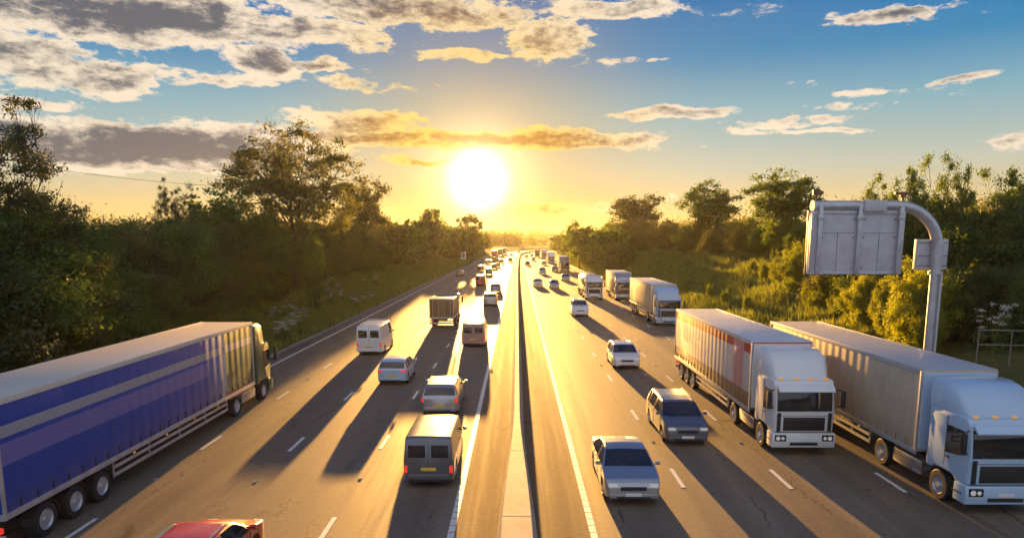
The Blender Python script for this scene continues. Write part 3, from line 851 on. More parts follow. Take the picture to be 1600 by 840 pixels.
car('van', 'white high-roofed van on the left carriageway beside the grass verge', 'van', -11.0, 50, 'van', 'white', L=5.2, Wd=1.95, H=2.25, facing=1, ladder=True)
car('car', 'pale blue-grey hatchback following the white high-roofed van', 'car', -7.4, 39.5, 'hatch', 'paleblue', L=4.2, facing=1)
car('car', 'silver estate with roof rails, just ahead of the small pale-roofed van', 'car', -3.75, 32.2, 'estate', 'silver', L=4.7, Wd=1.84, H=1.52, facing=1, rails=True)
car('van', 'small grey van with a pale flat roof, nearest to the barrier on the left carriageway', 'van', -3.05, 22.6, 'van', 'grey', L=4.5, Wd=1.76, H=1.82, facing=1)
lorry('box_lorry', 'small brownish box lorry seen from behind on the left carriageway', -7.3, 65.5, L=7.2, facing=1, cabm='bronze', side=curtain_mat('bronze_box', (.20, .12, .05)), H=2.9, rigid=True, lights=False, hw=1.15, roof=P_['cream'])
car('van', 'dusty pink van with a bright roof beside the barrier, behind the silver off-roader', 'van', -3.5, 54.0, 'van', 'pink', L=4.9, Wd=1.9, H=1.95, facing=1)
car('car', 'silver off-roader beside the barrier, close behind the bright blue car', 'car', -3.5, 88, 'suv', 'silver', L=4.6, Wd=1.85, H=1.75, facing=1)
car('car', 'bright blue car on the left carriageway', 'car', -3.6, 112.5, 'hatch', 'blue', L=4.2, facing=1)
car('van', 'red van in the queue on the left carriageway', 'van', -6.9, 128, 'van', 'red', L=4.9, Wd=1.9, H=2.1, facing=1)
far_l = [('maroon car ahead of the red van, one lane nearer the verge', -10.5, 193, 'suv', 'maroon', 1.7), ('grey car next in front of the red van', -7.2, 171, 'estate', 'grey', 1.5),
         ('bronze car, second ahead of the red van', -7.1, 206, 'saloon', 'bronze', 1.5), ('black car close in front of the bronze car', -6.6, 221, 'hatch', 'black', 1.5),
         ('small navy car ahead of the black car', -6.4, 262, 'hatch', 'navy', 1.5), ('dark gold off-roader far off beside the barrier', -3.3, 277, 'suv', 'gold', 1.7),
         ('cream car behind the red-backed lorry on the left carriageway', -11.2, 252, 'estate', 'cream', 1.6), ('tiny grey car far away at the bend on the left carriageway', -4.8, 385, 'hatch', 'grey', 1.5),
         ('lone dark car close to the left verge, in the lane along the grass', -13.8, 163, 'hatch', 'grey', 1.5), ('distant pale car at the bend, just left of the barrier', -4.5, 470, 'hatch', 'white', 1.5),
         ('dark van right behind the red-backed lorry', -10.2, 286, 'suv', 'black', 1.9)]
for lb, x, y, kd, cl, h in far_l: car('car', lb, 'car', x, y, kd, cl, L=4.4, H=h, facing=1, det=y < 300)
lorry('box_lorry', 'far red-backed lorry, nearest of the three distant lorries on the left carriageway', -11.1, 312, facing=1, cabm='red', side=P_['red'], lights=False)
lorry('box_lorry', 'far dark lorry, middle of the three distant lorries on the left carriageway', -10.9, 378, facing=1, cabm='grey', side=P_['bronze'], lights=False)
lorry('box_lorry', 'far grey lorry, farthest of the three distant lorries on the left carriageway', -10.8, 422, facing=1, cabm='grey', side=P_['grey'], lights=False)

# ---- right carriageway, coming towards the camera
white_side = curtain_mat('white_curtain', (.52, .50, .50), [(2, 3.62, 4.2, (.42, .03, .04)), (1, 3.2, 4.6, (.48, .22, .26)), (2, 0.9, 1.9, (.20, .12, .08))], .65)
lorry('curtain_side_lorry', 'large white lorry with a red stripe under its roof edge, second lane on the right', 11.35, 26.2, L=16.9, H=4.2, cabm='white', side=white_side, front=P_['white'])
lorry('curtain_side_lorry', 'large tan-sided lorry with pale blue cab in the lane beside the right verge', 15.15, 20.3, L=16.9, H=4.1, cabm='paleblue', side=curtain_mat('tan_curtain', (.50, .42, .32), [], .65), front=P_['paleblue'], roof=mat('grey_roof2', (.42, .43, .46), .4, dirt=.2))
lorry('box_lorry', 'cream-sided lorry with a pale blue roof deflector, behind the tan lorry by the verge', 15.1, 67.5, L=16.5, cabm='paleblue', side=curtain_mat('cream_curtain', (.60, .50, .32), [], .65), skirt=False)
lorry('box_lorry', 'shorter cream box lorry with a silver cab, next behind the cream-sided lorry', 15.3, 97, L=11.5, cabm='silver', side=curtain_mat('cream_box', (.58, .50, .36)), rigid=True, H=3.9)
lorry('tanker_lorry', 'round-bodied cream tanker lorry with a white cab', 11.1, 98, L=13.5, cabm='white', side=mat('tank_cream', (.60, .52, .38), .25, metal=.3, dirt=.1), tank=True, H=3.6)
lorry('box_lorry', 'tall dark-fronted lorry behind the tanker, nearest of the distant row', 12.9, 186, cabm='grey', side=curtain_mat('cream_box', (.58, .50, .36)), H=4.2)
lorry('box_lorry', 'distant lorry with a white front, second in the row behind the tanker', 12.4, 256, cabm='white', side=P_['silver'], H=4.1)
lorry('box_lorry', 'distant lorry with a silver front, third in the row behind the tanker', 12.2, 325, cabm='silver', side=P_['cream'], H=4.1)
lorry('box_lorry', 'farthest dark lorry at the head of the row on the right carriageway', 9.3, 352, cabm='bronze', side=P_['bronze'], H=3.8, L=12)
car('car', 'silver saloon nearest the camera beside the barrier on the right carriageway', 'car', 3.75, 21.0, 'saloon', 'silver', L=4.6, Wd=1.82, H=1.46, facing=-1, lights=True)
car('car', 'dark grey estate with roof rails beside the white curtain-sided lorry', 'car', 7.1, 27.5, 'estate', 'grey', L=4.7, Wd=1.84, H=1.56, facing=-1, lights=True, rails=True)
car('car', 'white hatchback following the dark grey estate', 'car', 7.3, 44.5, 'hatch', 'white', L=4.3, Wd=1.8, H=1.52, facing=-1, lights=True)
car('car', 'white people carrier with roof rails, next behind the white hatchback', 'car', 7.1, 76, 'suv', 'white', L=4.7, Wd=1.88, H=1.82, facing=-1, lights=True, rails=True)
far_r = [('white saloon with lit headlights beside the barrier, left one of a pair', 3.85, 126, 'saloon', 'white', 1.48), ('silver car, right one of a pair beside the white saloon', 6.6, 121, 'hatch', 'silver', 1.55),
         ('silver saloon directly behind the tanker lorry', 10.3, 145, 'saloon', 'silver', 1.45), ('silver off-roader with lit headlights alone in the third lane', 6.4, 174, 'suv', 'silver', 1.7),
         ('dark car next to the tall dark-fronted lorry', 10.4, 190, 'saloon', 'grey', 1.45), ('small silver car in the middle of the right carriageway beyond the off-roader', 9.1, 240, 'hatch', 'silver', 1.5),
         ('small dark car hugging the barrier on the right carriageway', 3.3, 235, 'hatch', 'navy', 1.5), ('small white car beyond the small dark car', 6.2, 286, 'hatch', 'white', 1.5),
         ('tiny white van far away on the right carriageway', 6.4, 358, 'suv', 'white', 2.0), ('tiny dark car far away beside the barrier on the right', 3.6, 345, 'hatch', 'black', 1.5),
         ('tiny pale car at the bend on the right carriageway', 4.2, 440, 'hatch', 'silver', 1.5)]
for lb, x, y, kd, cl, h in far_r: car('car', lb, 'car', x, y, kd, cl, L=4.4, H=h, facing=-1, lights=True, det=y < 300)

# ================================================================== gantry sign on the right verge
GX, GY = 19.0, 31.3
gb = gz(GX, GY)
g = thing('gantry_sign', 'grey cantilever gantry with bent arm carrying the blank back of a message sign', 'gantry sign', (GX, GY, gb))
bm = NB(); tube(bm, [(0, 0, -.3), (0, 0, 7.05 - gb)], .20, 16); tube(bm, [(0, 0, 0), (0, 0, .05)], .40, 8); tube(bm, [(0, 0, 6.95 - gb), (0, 0, 7.08 - gb)], .30, 14); part('post', bm, M_STEEL, g)
bm = NB(); Rb = 1.95; top = 10.22 - gb - .23
pts = [(0, 0, 7.05 - gb), (0, 0, top - Rb)] + [(-Rb + Rb * math.cos(a), 0, top - Rb + Rb * math.sin(a)) for a in [PI / 2 * i / 9 for i in range(1, 10)]] + [(-5.68, 0, top)]
tube(bm, pts, .235, 20); part('arm', bm, M_STEEL, g, 40)
bm = NB(); tube(bm, [(-5.66, 0, top), (-5.76, 0, top)], .26, 20); part('arm_cap', bm, M_PANELB, g)
bm = NB(); box(bm, -3.55, -2.55, -.29, .29, top - .24, top + .25, .02); part('arm_sleeve', bm, M_PANELB, g)
px0, px1, pz0, pz1 = -5.80, -1.62, 6.94 - gb, 9.78 - gb
bm = NB(); box(bm, px0, px1, -.08, .24, pz0, pz1, .02); sp_ = part('sign_panel', bm, M_PANELB, g)
bm = NB(); box(bm, px0 - .03, px1 + .03, .20, .30, pz0 - .04, pz1 + .03, .01); part('sign_face', bm, M_TRIM, sp_)
bm = NB()
for (a, b) in ((px0, px0 + .10), (px1 - .10, px1)): box(bm, a, b, -.12, -.06, pz0, pz1, .006)
for (a, b) in ((pz0, pz0 + .12), (pz1 - .16, pz1)): box(bm, px0 + .1, px1 - .1, -.115, -.06, a, b, .006)
part('panel_frame', bm, M_STEEL, sp_)
for xx in (px0 + .36, (px0 + px1) / 2 + .03, px1 - .22):
    bm = NB(); box(bm, xx - .09, xx + .09, -.26, -.13, pz0 + .05, top - .0, .015); box(bm, xx - .14, xx + .14, -.28, -.1, pz1 - .42, pz1 - .22, .02); part('hanger', bm, M_STEEL, g)
bm = NB()
for x0_, x1_ in ((px0 + .5, px0 + 1.95), (px0 + 2.38, px1 - .38)):
    box(bm, x0_, x1_, -.088, -.078, 8.78 - gb, 8.80 - gb)
    xm = (x0_ + x1_) / 2; box(bm, xm - .01, xm + .01, -.088, -.078, pz0 + .15, 8.78 - gb)
part('panel_seam', bm, M_SEAM, sp_, 0)
for x0_ in (px0 + .52, px0 + 1.92, px0 + 2.4, px1 - .42):
    for zz in (pz0 + .3, 8.6 - gb, 9.4 - gb):
        bm = NB(); tube(bm, [(x0_, -.10, zz), (x0_, -.075, zz)], .035, 8); part('bolt', bm, M_SEAM, sp_)
bm = NB(); box(bm, -.78, .62, .20, .50, 7.15 - gb, 8.52 - gb, .04); eb = part('equipment_cabinet', bm, M_PANELB, g)
bm = NB()
for zz in (7.3, 7.75, 8.35): box(bm, -.76, .60, .185, .205, zz - gb, zz + .03 - gb)
part('cabinet_seam', bm, M_SEAM, eb, 0)
bm = NB(); box(bm, .10, .18, -.28, -.20, 0.3, 7.0 - gb); part('cable_duct', bm, M_PANELB, g, 0)
for xx, nm in ((-5.6, 'beacon'), (-1.75, 'camera')):
    bm = NB(); tube(bm, [(xx, 0, top + .2), (xx, 0, top + .5)], .05, 8)
    if nm == 'camera': box(bm, xx - .34, xx + .34, -.10, .12, top + .5, top + .62, .02); tube(bm, [(xx, 0, top + .38), (xx, 0, top + .5)], .13, 10)
    else: tube(bm, [(xx, 0, top + .48), (xx, 0, top + .72)], .17, 12); box(bm, xx, xx + .28, -.08, .08, top + .5, top + .66, .02)
    part('detector_head', bm, mat('bronze_metal', (.20, .10, .05), .45, metal=.4), g)

M_RAIL = mat('weathered_rail', (0.20, 0.20, 0.20), 0.6, metal=0.3, dirt=0.3)
# metal guard railing up on the bank, right edge
x0_, y0_ = 22.75, 33.5; gr_ = gz(x0_ + 2, y0_)
t = thing('guard_railing', 'plain steel guard railing standing on the bank right of the gantry post', 'railing', (x0_, y0_, gr_))
HR = 1.5
for q in range(6):
    bm = NB(); tube(bm, [(q * 1.45, q * -.25, -.6), (q * 1.45, q * -.25, HR)], .028, 8); part('post', bm, M_RAIL, t)
for zz in (HR, HR * .52):
    bm = NB(); tube(bm, [(0, 0, zz), (7.25, -1.25, zz)], .028, 8); part('rail', bm, M_RAIL, t)

# verge sign far on the left
vx, vy = -19.6 + cx(246), 246
t = thing('verge_sign', 'small pale rectangular sign on two posts far along the left verge', 'sign', (vx, vy, gz(vx, vy)))
bm = NB(); box(bm, -.95, .95, -.03, .03, 1.5, 4.2, .01); bd = part('sign_board', bm, M_PLATEW, t)
bm = NB(); box(bm, -.55, .55, -.042, -.028, 2.1, 3.6); part('centre_panel', bm, P_['gold'], bd, 0)
for sd in (-.6, .6):
    bm = NB(); tube(bm, [(sd, .06, -.3), (sd, .06, 4.1)], .05, 8); part('post', bm, M_STEEL, t)

# ================================================================== vegetation
rng = np.random.default_rng(11)


def leaf_cloud(pts, size, jitter=0.5, flat=0.0):
    """one small diamond-shaped leaf face per point, at random tilt"""
    n = len(pts)
    a = rng.normal(size=(n, 3)); a /= np.linalg.norm(a, axis=1)[:, None]
    b = rng.normal(size=(n, 3)); b -= (a * b).sum(1)[:, None] * a; b /= np.linalg.norm(b, axis=1)[:, None]
    s = size * (1 + jitter * (rng.random(n) * 2 - 1))
    a *= s[:, None]; b *= (s * 0.55)[:, None]
    v = np.stack([pts - a, pts + b, pts + a * 1.0, pts - b], axis=1).reshape(-1, 3)
    return v, np.arange(4 * n).reshape(n, 4)


def clumps_in(n, rx, rz, zc, lumps=0.45, zmin=-1.0, seed=0):
    rg = np.random.default_rng(seed); out = []
    ph = rg.random(8) * 6.28
    while len(out) < n:
        v = rg.normal(size=3); v /= np.linalg.norm(v)
        if v[2] < zmin: continue
        r = rg.random() ** 0.42
        azm = math.atan2(v[1], v[0])
        lump = 1 + lumps * 0.5 * (math.sin(3 * azm + ph[0] + 2 * v[2]) * .5 + math.sin(5 * azm + ph[1] - 4 * v[2]) * .35 + math.sin(7 * v[2] + ph[2]) * .3)
        out.append((v[0] * rx * r * lump, v[1] * rx * r * lump, zc + v[2] * rz * r * lump))
    return np.array(out)


def tree_meshes(seed, H, rx, zlow, ncl, per, leaf, rc, tr=0.22, zmin=-1.0, limbs=8, twigs=3, lm=None, base_split=0.3, lumps=.45):
    """meshes of a tree: tapered trunk with limbs and twigs; crown of leaf faces in clumps"""
    rg = np.random.default_rng(seed)
    zc = (H + zlow) / 2; rz = (H - zlow) / 2
    cl = clumps_in(ncl, rx, rz, zc, lumps, zmin, seed)
    bm = NB()
    wob = [(0.25 * rg.normal() * (z / H), 0.25 * rg.normal() * (z / H)) for z in (0, H * .15, H * .3, H * .45, H * .62, H * .78)]
    zz = [-0.5, H * .15, H * .3, H * .45, H * .62, H * .78]
    tp = [Vector((wob[i][0], wob[i][1], zz[i])) for i in range(6)]
    tube(bm, tp, [tr * 1.25, tr, tr * .85, tr * .6, tr * .38, tr * .16], 8)

    def on_trunk(z):
        for i in range(5):
            if z <= zz[i + 1]: return tp[i].lerp(tp[i + 1], max(0, (z - zz[i])) / (zz[i + 1] - zz[i]))
        return tp[-1]
    lim = []
    for i in range(limbs):
        a = 2 * PI * i / limbs + rg.normal() * .3
        zs = H * base_split + (H * (.62 - base_split)) * (i * 0.618 % 1)
        p0 = on_trunk(zs); L_ = rx * (.55 + .25 * rg.random())
        p2 = Vector((math.cos(a) * L_, math.sin(a) * L_, zs + (H - zs) * (.45 + .3 * rg.random())))
        p1 = p0.lerp(p2, .45) + Vector((0, 0, -.04 * H)) + Vector(rg.normal(size=3) * .15)
        c = [p0 * (1 - q) ** 2 + p1 * 2 * q * (1 - q) + p2 * q * q for q in (0, .2, .4, .6, .8, 1)]
        r_ = tr * .45
        tube(bm, c, [r_, r_ * .85, r_ * .66, r_ * .5, r_ * .34, r_ * .18], 6, cap=False)
        lim += c[1:]
    LP = np.array([tuple(q) for q in lim] + [tuple(on_trunk(H * f)) for f in (.4, .5, .6, .7, .78)])
    for c in cl:
        dd = np.linalg.norm(LP - c, axis=1) + np.maximum(0, LP[:, 2] - c[2]) * 1.5
        p0 = Vector(LP[dd.argmin()]); p2 = Vector(c)
        p1 = p0.lerp(p2, .5) + Vector((rg.normal() * .12, rg.normal() * .12, -0.08 * (p2 - p0).length))
        q_ = [p0 * (1 - q) ** 2 + p1 * 2 * q * (1 - q) + p2 * q * q for q in (0, .33, .66, 1)]
        r_ = tr * .15
        tube(bm, q_, [r_, r_ * .75, r_ * .5, r_ * .25], 4, cap=False)
        for _ in range(twigs):
            e = p2 + Vector(rg.normal(size=3) * rc * .8)
            tube(bm, [q_[2], (q_[2] + e) / 2 + Vector(rg.normal(size=3) * .05), e], [r_ * .45, r_ * .3, r_ * .15], 3, cap=False)
    bmesh.ops.recalc_face_normals(bm, faces=bm.faces)
    trunk = bpy.data.meshes.new('trunk'); bm.to_mesh(trunk); bm.free(); trunk.materials.append(M_BARK); trunk.shade_smooth()
    cnt = np.maximum(4, (per * (0.5 + rg.random(ncl)))).astype(int)
    cen = np.repeat(cl, cnt, axis=0)
    rr = np.repeat(rc * (.6 + .7 * rg.random(ncl)), cnt)
    off = rng.normal(size=cen.shape) * np.array([1, 1, .62]) * .55
    pts = cen + off * rr[:, None]
    pts = pts[pts[:, 2] > 0.15]
    v, f = leaf_cloud(pts, leaf)
    return trunk, from_arrays('crown', v, f, lm or M_LEAF)


def bush_mesh(seed, rx, H, n, leaf, lm, ncl=60, rc=.5):
    """a shrub: leaves in many overlapping clumps over a rounded mass, shoots sticking out of the top"""
    rg = np.random.default_rng(seed)
    cl = clumps_in(ncl, rx * .85, H * .5, H * .48, .6, -1, seed)
    k_ = rg.integers(0, ncl, n)
    off = rng.normal(size=(n, 3)) * np.array([1, 1, .8]) * rc * .6
    pts = cl[k_] + off
    sh = []
    for _ in range(26):      # shoots
        b = cl[rg.integers(0, ncl)]; b = np.array([b[0], b[1], H * (.62 + .22 * rg.random())]); ln = .5 + 1.3 * rg.random()
        dr = np.array([rg.normal() * .28, rg.normal() * .28, 1.0])
        q = rg.random(int(30 * ln))[:, None]
        sh.append(b + dr * ln * q + rg.normal(size=(len(q), 3)) * .11 * (1.3 - q))
    pts = np.concatenate([pts] + sh); pts = pts[pts[:, 2] > 0]
    v, f = leaf_cloud(pts, leaf)
    fol = from_arrays('foliage', v, f, lm)
    bm = NB()
    for i in range(9):
        a = i * 2.4; e = Vector((math.cos(a) * rx * .55, math.sin(a) * rx * .55, H * .7))
        tube(bm, [(math.cos(a) * .15, math.sin(a) * .15, -.4), tuple(e * .5 + Vector((0, 0, .1))), tuple(e)], [.06, .04, .015], 5, cap=False)
    st = bpy.data.meshes.new('stems'); bm.to_mesh(st); bm.free(); st.materials.append(M_BARK)
    return st, fol


def plant(name, label, cat, meshes, x, y, s=1.0, sz=None, rz=None, group=None, names=('trunk', 'crown'), dz=0.0):
    t = bpy.data.objects.new(name, None); C.objects.link(t); t.empty_display_size = .5
    t.location = (x, y, gz(x, y) + dz); t.rotation_euler = (0, 0, random.random() * 6.28 if rz is None else rz)
    t.scale = (s, s, sz or s)
    tag(t, label, cat, group)
    for nm, me in zip(names, meshes):
        c_ = link(nm, me, t)
        if nm in ('flowers', 'leaves'): c_['kind'] = 'stuff'
    return t


def PX(px, den):            # sideways position of a pixel column at camera depth den
    return (px - 808) * den / F, (den - 1.24) / .989


def top_h(py, den): return CAMH + (376 - py) * den / F


# ---- prototypes
T_BIG = tree_meshes(12, 19.0, 8.4, 4.6, 290, 88, .145, .86, tr=.30, zmin=-.9, limbs=13, twigs=4, lm=M_LEAFD, base_split=.22, lumps=.22)
T_LEFT = tree_meshes(5, 14.5, 5.2, 3.0, 280, 150, .085, .60, tr=.22, limbs=10, twigs=5, lm=M_LEAFD, base_split=.2, lumps=.9)
T_MID = [tree_meshes(20 + i, 12.0, 4.6, 3.0, 130, 85, .17, .85, tr=.22, limbs=9, twigs=2, lm=m_, base_split=.25, lumps=.7) for i, m_ in enumerate((M_LEAF, M_LEAFD, M_LEAF))]
T_RIGHT = tree_meshes(41, 12.0, 4.0, 1.0, 300, 110, .12, .70, tr=.18, limbs=10, twigs=4, lm=M_LEAF, base_split=.15, lumps=.7)
T_FAR = [tree_meshes(60 + i, 11.0, 4.6, .8, 60, 60, .34, 1.15, tr=.2, limbs=6, twigs=0, lm=m_, lumps=.6) for i, m_ in enumerate((M_LEAF, M_LEAFD, M_LEAF))]
B_DARK = [bush_mesh(70 + i, 3.1, 5.6, 46000, .052, M_LEAFD if i else M_LEAF, 120, .50) for i in range(3)]
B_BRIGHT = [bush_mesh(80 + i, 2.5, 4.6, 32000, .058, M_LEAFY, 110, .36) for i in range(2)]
B_FAR = [bush_mesh(90 + i, 3.4, 6.0, 4200, .26, m_, 50, .8) for i, m_ in enumerate((M_LEAF, M_LEAFD))]

# ---- left bank: named trees
def tree_at(label, meshes, hproto, px, den, py_top, width=1.0, name='broadleaf_tree', group=None, rz=None):
    x, y = PX(px, den); g0 = gz(x, y); hgt = top_h(py_top, den) - g0
    s = hgt / hproto
    return plant(name, label, 'tree', meshes, x, y, s * width, s, rz, group)


tree_at('tall round-crowned tree standing highest on the left bank, branches showing against the sky', T_BIG, 19.0, 462, 80, 203, .98, rz=.4)
tree_at('smaller round tree just right of the tallest tree on the left bank', T_MID[1], 12.0, 574, 126, 275, .62)
tree_at('tall ragged tree at the left edge of the photo, thin shoots against the clouds', T_LEFT, 14.5, 22, 32, 192, .80, rz=1.0)
tree_at('second ragged tree at the far left edge, partly out of the frame', T_LEFT, 14.5, -60, 30, 200, .9, rz=2.6)
tree_at('low tree left of the tallest tree, its crown merging into it', T_MID[0], 12.0, 345, 66, 292, .9)
tree_at('scrubby tree with spiky top between the hedge and the tallest tree', T_LEFT, 14.5, 285, 60, 297, .55, rz=4)
tree_at('round tree on the skyline left of the sun, nearer of two', T_FAR[0], 11.0, 672, 215, 322, .8)
tree_at('round tree on the skyline right below the sun, farther of two', T_FAR[1], 11.0, 733, 325, 334, .7)
tree_at('slim tree with yellow-green leaves in front of the tallest tree trunk', T_RIGHT, 12.0, 492, 72, 362, .40, rz=2)
tree_at('rounded tree on the right skyline nearest the sun', T_MID[1], 12.0, 990, 196, 302, 1.35, rz=1)
tree_at('spreading tree with gaps in its crown, middle one on the right skyline', T_MID[0], 12.0, 1102, 126, 284, 1.15, rz=2.2)
tree_at('loose airy tree on the right skyline just left of the gantry sign', T_MID[2], 12.0, 1212, 88, 268, 1.1, rz=3.3)
tree_at('small tree low on the right skyline above the far lorries', T_FAR[2], 11.0, 905, 205, 346, .75)
tree_at('thin upright tree rising behind the gantry arm, left one of two', T_RIGHT, 12.0, 1408, 50, 272, .50, rz=0)
tree_at('thin upright tree rising behind the gantry arm, right one of two', T_RIGHT, 12.0, 1458, 50, 268, .46, rz=1.4)
tree_at('low leafy tree behind the top of the gantry sign', T_RIGHT, 12.0, 1350, 54, 296, .60, rz=4)
tree_at('dense dark tree to the right of the gantry post', T_RIGHT, 12.0, 1530, 44, 292, .70, rz=2.4)
tree_at('tallest dark tree at the right edge of the photo', T_RIGHT, 12.0, 1590, 46, 268, .72, rz=5)
tree_at('dark tree at the very edge of the frame on the right bank', T_RIGHT, 12.0, 1660, 42, 278, .75, rz=.7)

# ---- bushes that fill the banks
SH = ('stems', 'foliage')
def bushes(label, group, protos, spots, hp, name='bush', umin=None):
    for (px, den, pt, wd) in spots:
        if px < 500: den = max(den, (21.6 + 1.3 * wd) * F / (808 - px))
        x, y = PX(px, den)
        if px < 808:
            um = 26.5 if 500 < px < 705 else 22.5
            if -(x - cx(y)) < um: x = cx(y) - um - 1.0 * random.random()
        else:
            um = 22.3 if umin is None else umin
            if px > 1040 and umin: um = umin
            elif umin: um = 22 + (umin - 22) * ss(px, 900, 1040)
            for _ in range(6):
                if x - cx(y) < um: den = (um + cx(y) + 1.5 * random.random()) * F / (px - 808) if umin else den; x, y = PX(px, den)
            if x - cx(y) < um: x = cx(y) + um + random.random()
        g0 = gz(x, y); s = max(.35, (top_h(pt, den) - g0) / hp)
        plant(name, label, 'bush', protos[random.randrange(len(protos))], x, y, s * wd, s, None, group, SH)


LB = 'dark green bush in the thick hedge on the left bank'
rnd = random.Random(5)
sp = []
for px, den, pt in [(-70, 26, 330), (10, 27, 352), (-20, 30, 322), (60, 33, 338), (-40, 22, 440), (40, 29, 420), (110, 36, 345), (160, 41, 350), (215, 46, 352), (265, 50, 345), (120, 33, 400),
                    (180, 37, 415), (230, 42, 430), (60, 26.5, 470), (300, 55, 342), (340, 62, 340), (390, 68, 338), (280, 52, 400), (330, 57, 405), (385, 62, 418), (430, 78, 345), (470, 86, 350),
                    (520, 92, 350), (560, 98, 346), (600, 112, 346), (425, 70, 400), (505, 84, 392), (545, 94, 398), (580, 105, 395), (370, 74, 350), (250, 58, 352), (200, 52, 348), (140, 46, 345), (85, 41, 338), (20, 37, 330),
                    (450, 95, 345), (500, 105, 348), (545, 115, 350)]:
    sp.append((px, den, pt + rnd.uniform(-6, 6), rnd.uniform(.95, 1.25)))
bushes(LB, 'bushes in the hedge on the left bank', B_DARK, sp, 5.9)
sp = [(px + rnd.uniform(-3, 3), den, pt + rnd.uniform(-4, 4), rnd.uniform(.9, 1.3)) for px, den, pt in
      [(612, 128, 352), (632, 140, 350), (622, 125, 380), (640, 150, 346), (655, 165, 348), (662, 160, 372), (675, 185, 350), (688, 200, 352), (690, 190, 374), (702, 225, 352), (715, 250, 356), (712, 230, 376), (725, 280, 358), (735, 320, 360),
       (742, 360, 362), (748, 400, 364), (753, 450, 366), (728, 300, 374), (640, 155, 366), (605, 118, 378)]]
bushes('far bush in the tree belt beside the left carriageway', 'far bushes along the left verge', B_FAR, sp, 6.4)
RBk = 'dark bush in the tree belt along the top of the right bank'
sp = [(px, den, pt + rnd.uniform(-6, 6), rnd.uniform(.9, 1.25)) for px, den, pt in
      [(1290, 75, 345), (1255, 80, 345), (1220, 84, 346), (1185, 90, 350), (1150, 95, 350), (1115, 100, 348), (1080, 106, 350), (1045, 113, 348), (1012, 120, 345), (985, 126, 342), (960, 132, 350), (1180, 92, 372), (1100, 103, 372),
       (1230, 80, 372), (1040, 114, 374), (1000, 122, 380), (970, 128, 380), (1130, 97, 380), (1265, 73, 380), (945, 140, 356), (955, 136, 392), (1310, 70, 350), (1165, 100, 348), (1240, 92, 346), (1075, 118, 348), (935, 150, 362), (1340, 60, 330)]]
bushes(RBk, 'bushes along the top of the right bank', B_DARK, sp, 5.9, umin=32.5)
sp = [(px, den, pt + rnd.uniform(-4, 4), rnd.uniform(.9, 1.3)) for px, den, pt in
      [(925, 165, 356), (912, 180, 360), (900, 195, 360), (890, 215, 362), (884, 240, 366), (876, 270, 366), (868, 300, 368), (860, 340, 370), (920, 160, 384), (903, 190, 386), (892, 210, 388), (882, 250, 384), (855, 380, 370), (848, 430, 370), (938, 148, 384), (915, 170, 400), (843, 500, 370), (836, 560, 370)]]
bushes('far bush in the tree belt beside the right carriageway', 'far bushes along the right verge', B_FAR, sp, 6.4)
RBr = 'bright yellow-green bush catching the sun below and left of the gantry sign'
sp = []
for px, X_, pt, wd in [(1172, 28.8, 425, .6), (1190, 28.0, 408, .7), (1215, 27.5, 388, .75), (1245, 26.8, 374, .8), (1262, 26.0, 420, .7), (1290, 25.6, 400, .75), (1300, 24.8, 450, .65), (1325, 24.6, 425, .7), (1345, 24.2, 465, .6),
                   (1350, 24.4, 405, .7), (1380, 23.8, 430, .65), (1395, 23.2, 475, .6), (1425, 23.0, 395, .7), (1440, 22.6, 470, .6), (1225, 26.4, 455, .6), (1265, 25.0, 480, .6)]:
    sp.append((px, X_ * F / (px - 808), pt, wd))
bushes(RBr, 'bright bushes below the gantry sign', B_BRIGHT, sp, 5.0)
sp = [(1330, 56, 340, 1.2), (1380, 54, 330, 1.2), (1420, 52, 325, 1.2), (1470, 48, 330, 1.2), (1500, 44, 345, 1.2), (1545, 43, 335, 1.2), (1590, 42, 330, 1.2), (1640, 40, 335, 1.2), (1490, 40, 420, 1.1), (1540, 39, 410, 1.1),
      (1600, 38, 410, 1.1), (1460, 46, 400, 1.1), (1400, 50, 380, 1.1), (1350, 52, 385, 1.1), (1660, 37, 420, 1.1), (1300, 62, 350, 1.2)]
bushes('dark bush in the thicket behind the gantry sign and railing', 'dark bushes behind the gantry', B_DARK, sp, 5.9)
# sunlit scrub at the foot of the right bank beside the far lorries
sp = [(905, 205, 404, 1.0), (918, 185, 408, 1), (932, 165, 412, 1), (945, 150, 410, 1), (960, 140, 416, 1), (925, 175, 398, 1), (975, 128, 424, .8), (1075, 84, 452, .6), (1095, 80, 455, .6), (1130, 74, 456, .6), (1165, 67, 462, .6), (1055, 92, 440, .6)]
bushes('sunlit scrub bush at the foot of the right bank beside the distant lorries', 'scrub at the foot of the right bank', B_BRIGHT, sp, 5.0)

# ---- far woods: two masses and the ridge, too many to count
def woods(name, boxes, leaf, per, lm):
    V = []; Fq = []; nv = 0
    for (x0, x1, y0, y1, n, h) in boxes:
        c = np.stack([rng.uniform(x0, x1, n), rng.uniform(y0, y1, n)], 1)
        for (a, b) in c:
            hh = h * rng.uniform(.7, 1.25); g0 = gz(a, b)
            p = rng.normal(size=(per, 3)) * np.array([hh * .30, hh * .30, hh * .27]) + np.array([a, b, g0 + hh * .5])
            p[:, 2] = np.maximum(p[:, 2], g0)
            v, f = leaf_cloud(p, leaf * hh / 10); V.append(v); Fq.append(f + nv); nv += len(v)
    me = from_arrays(name, np.concatenate(V), np.concatenate(Fq), lm)
    return tag(link(name, me), kind='stuff')


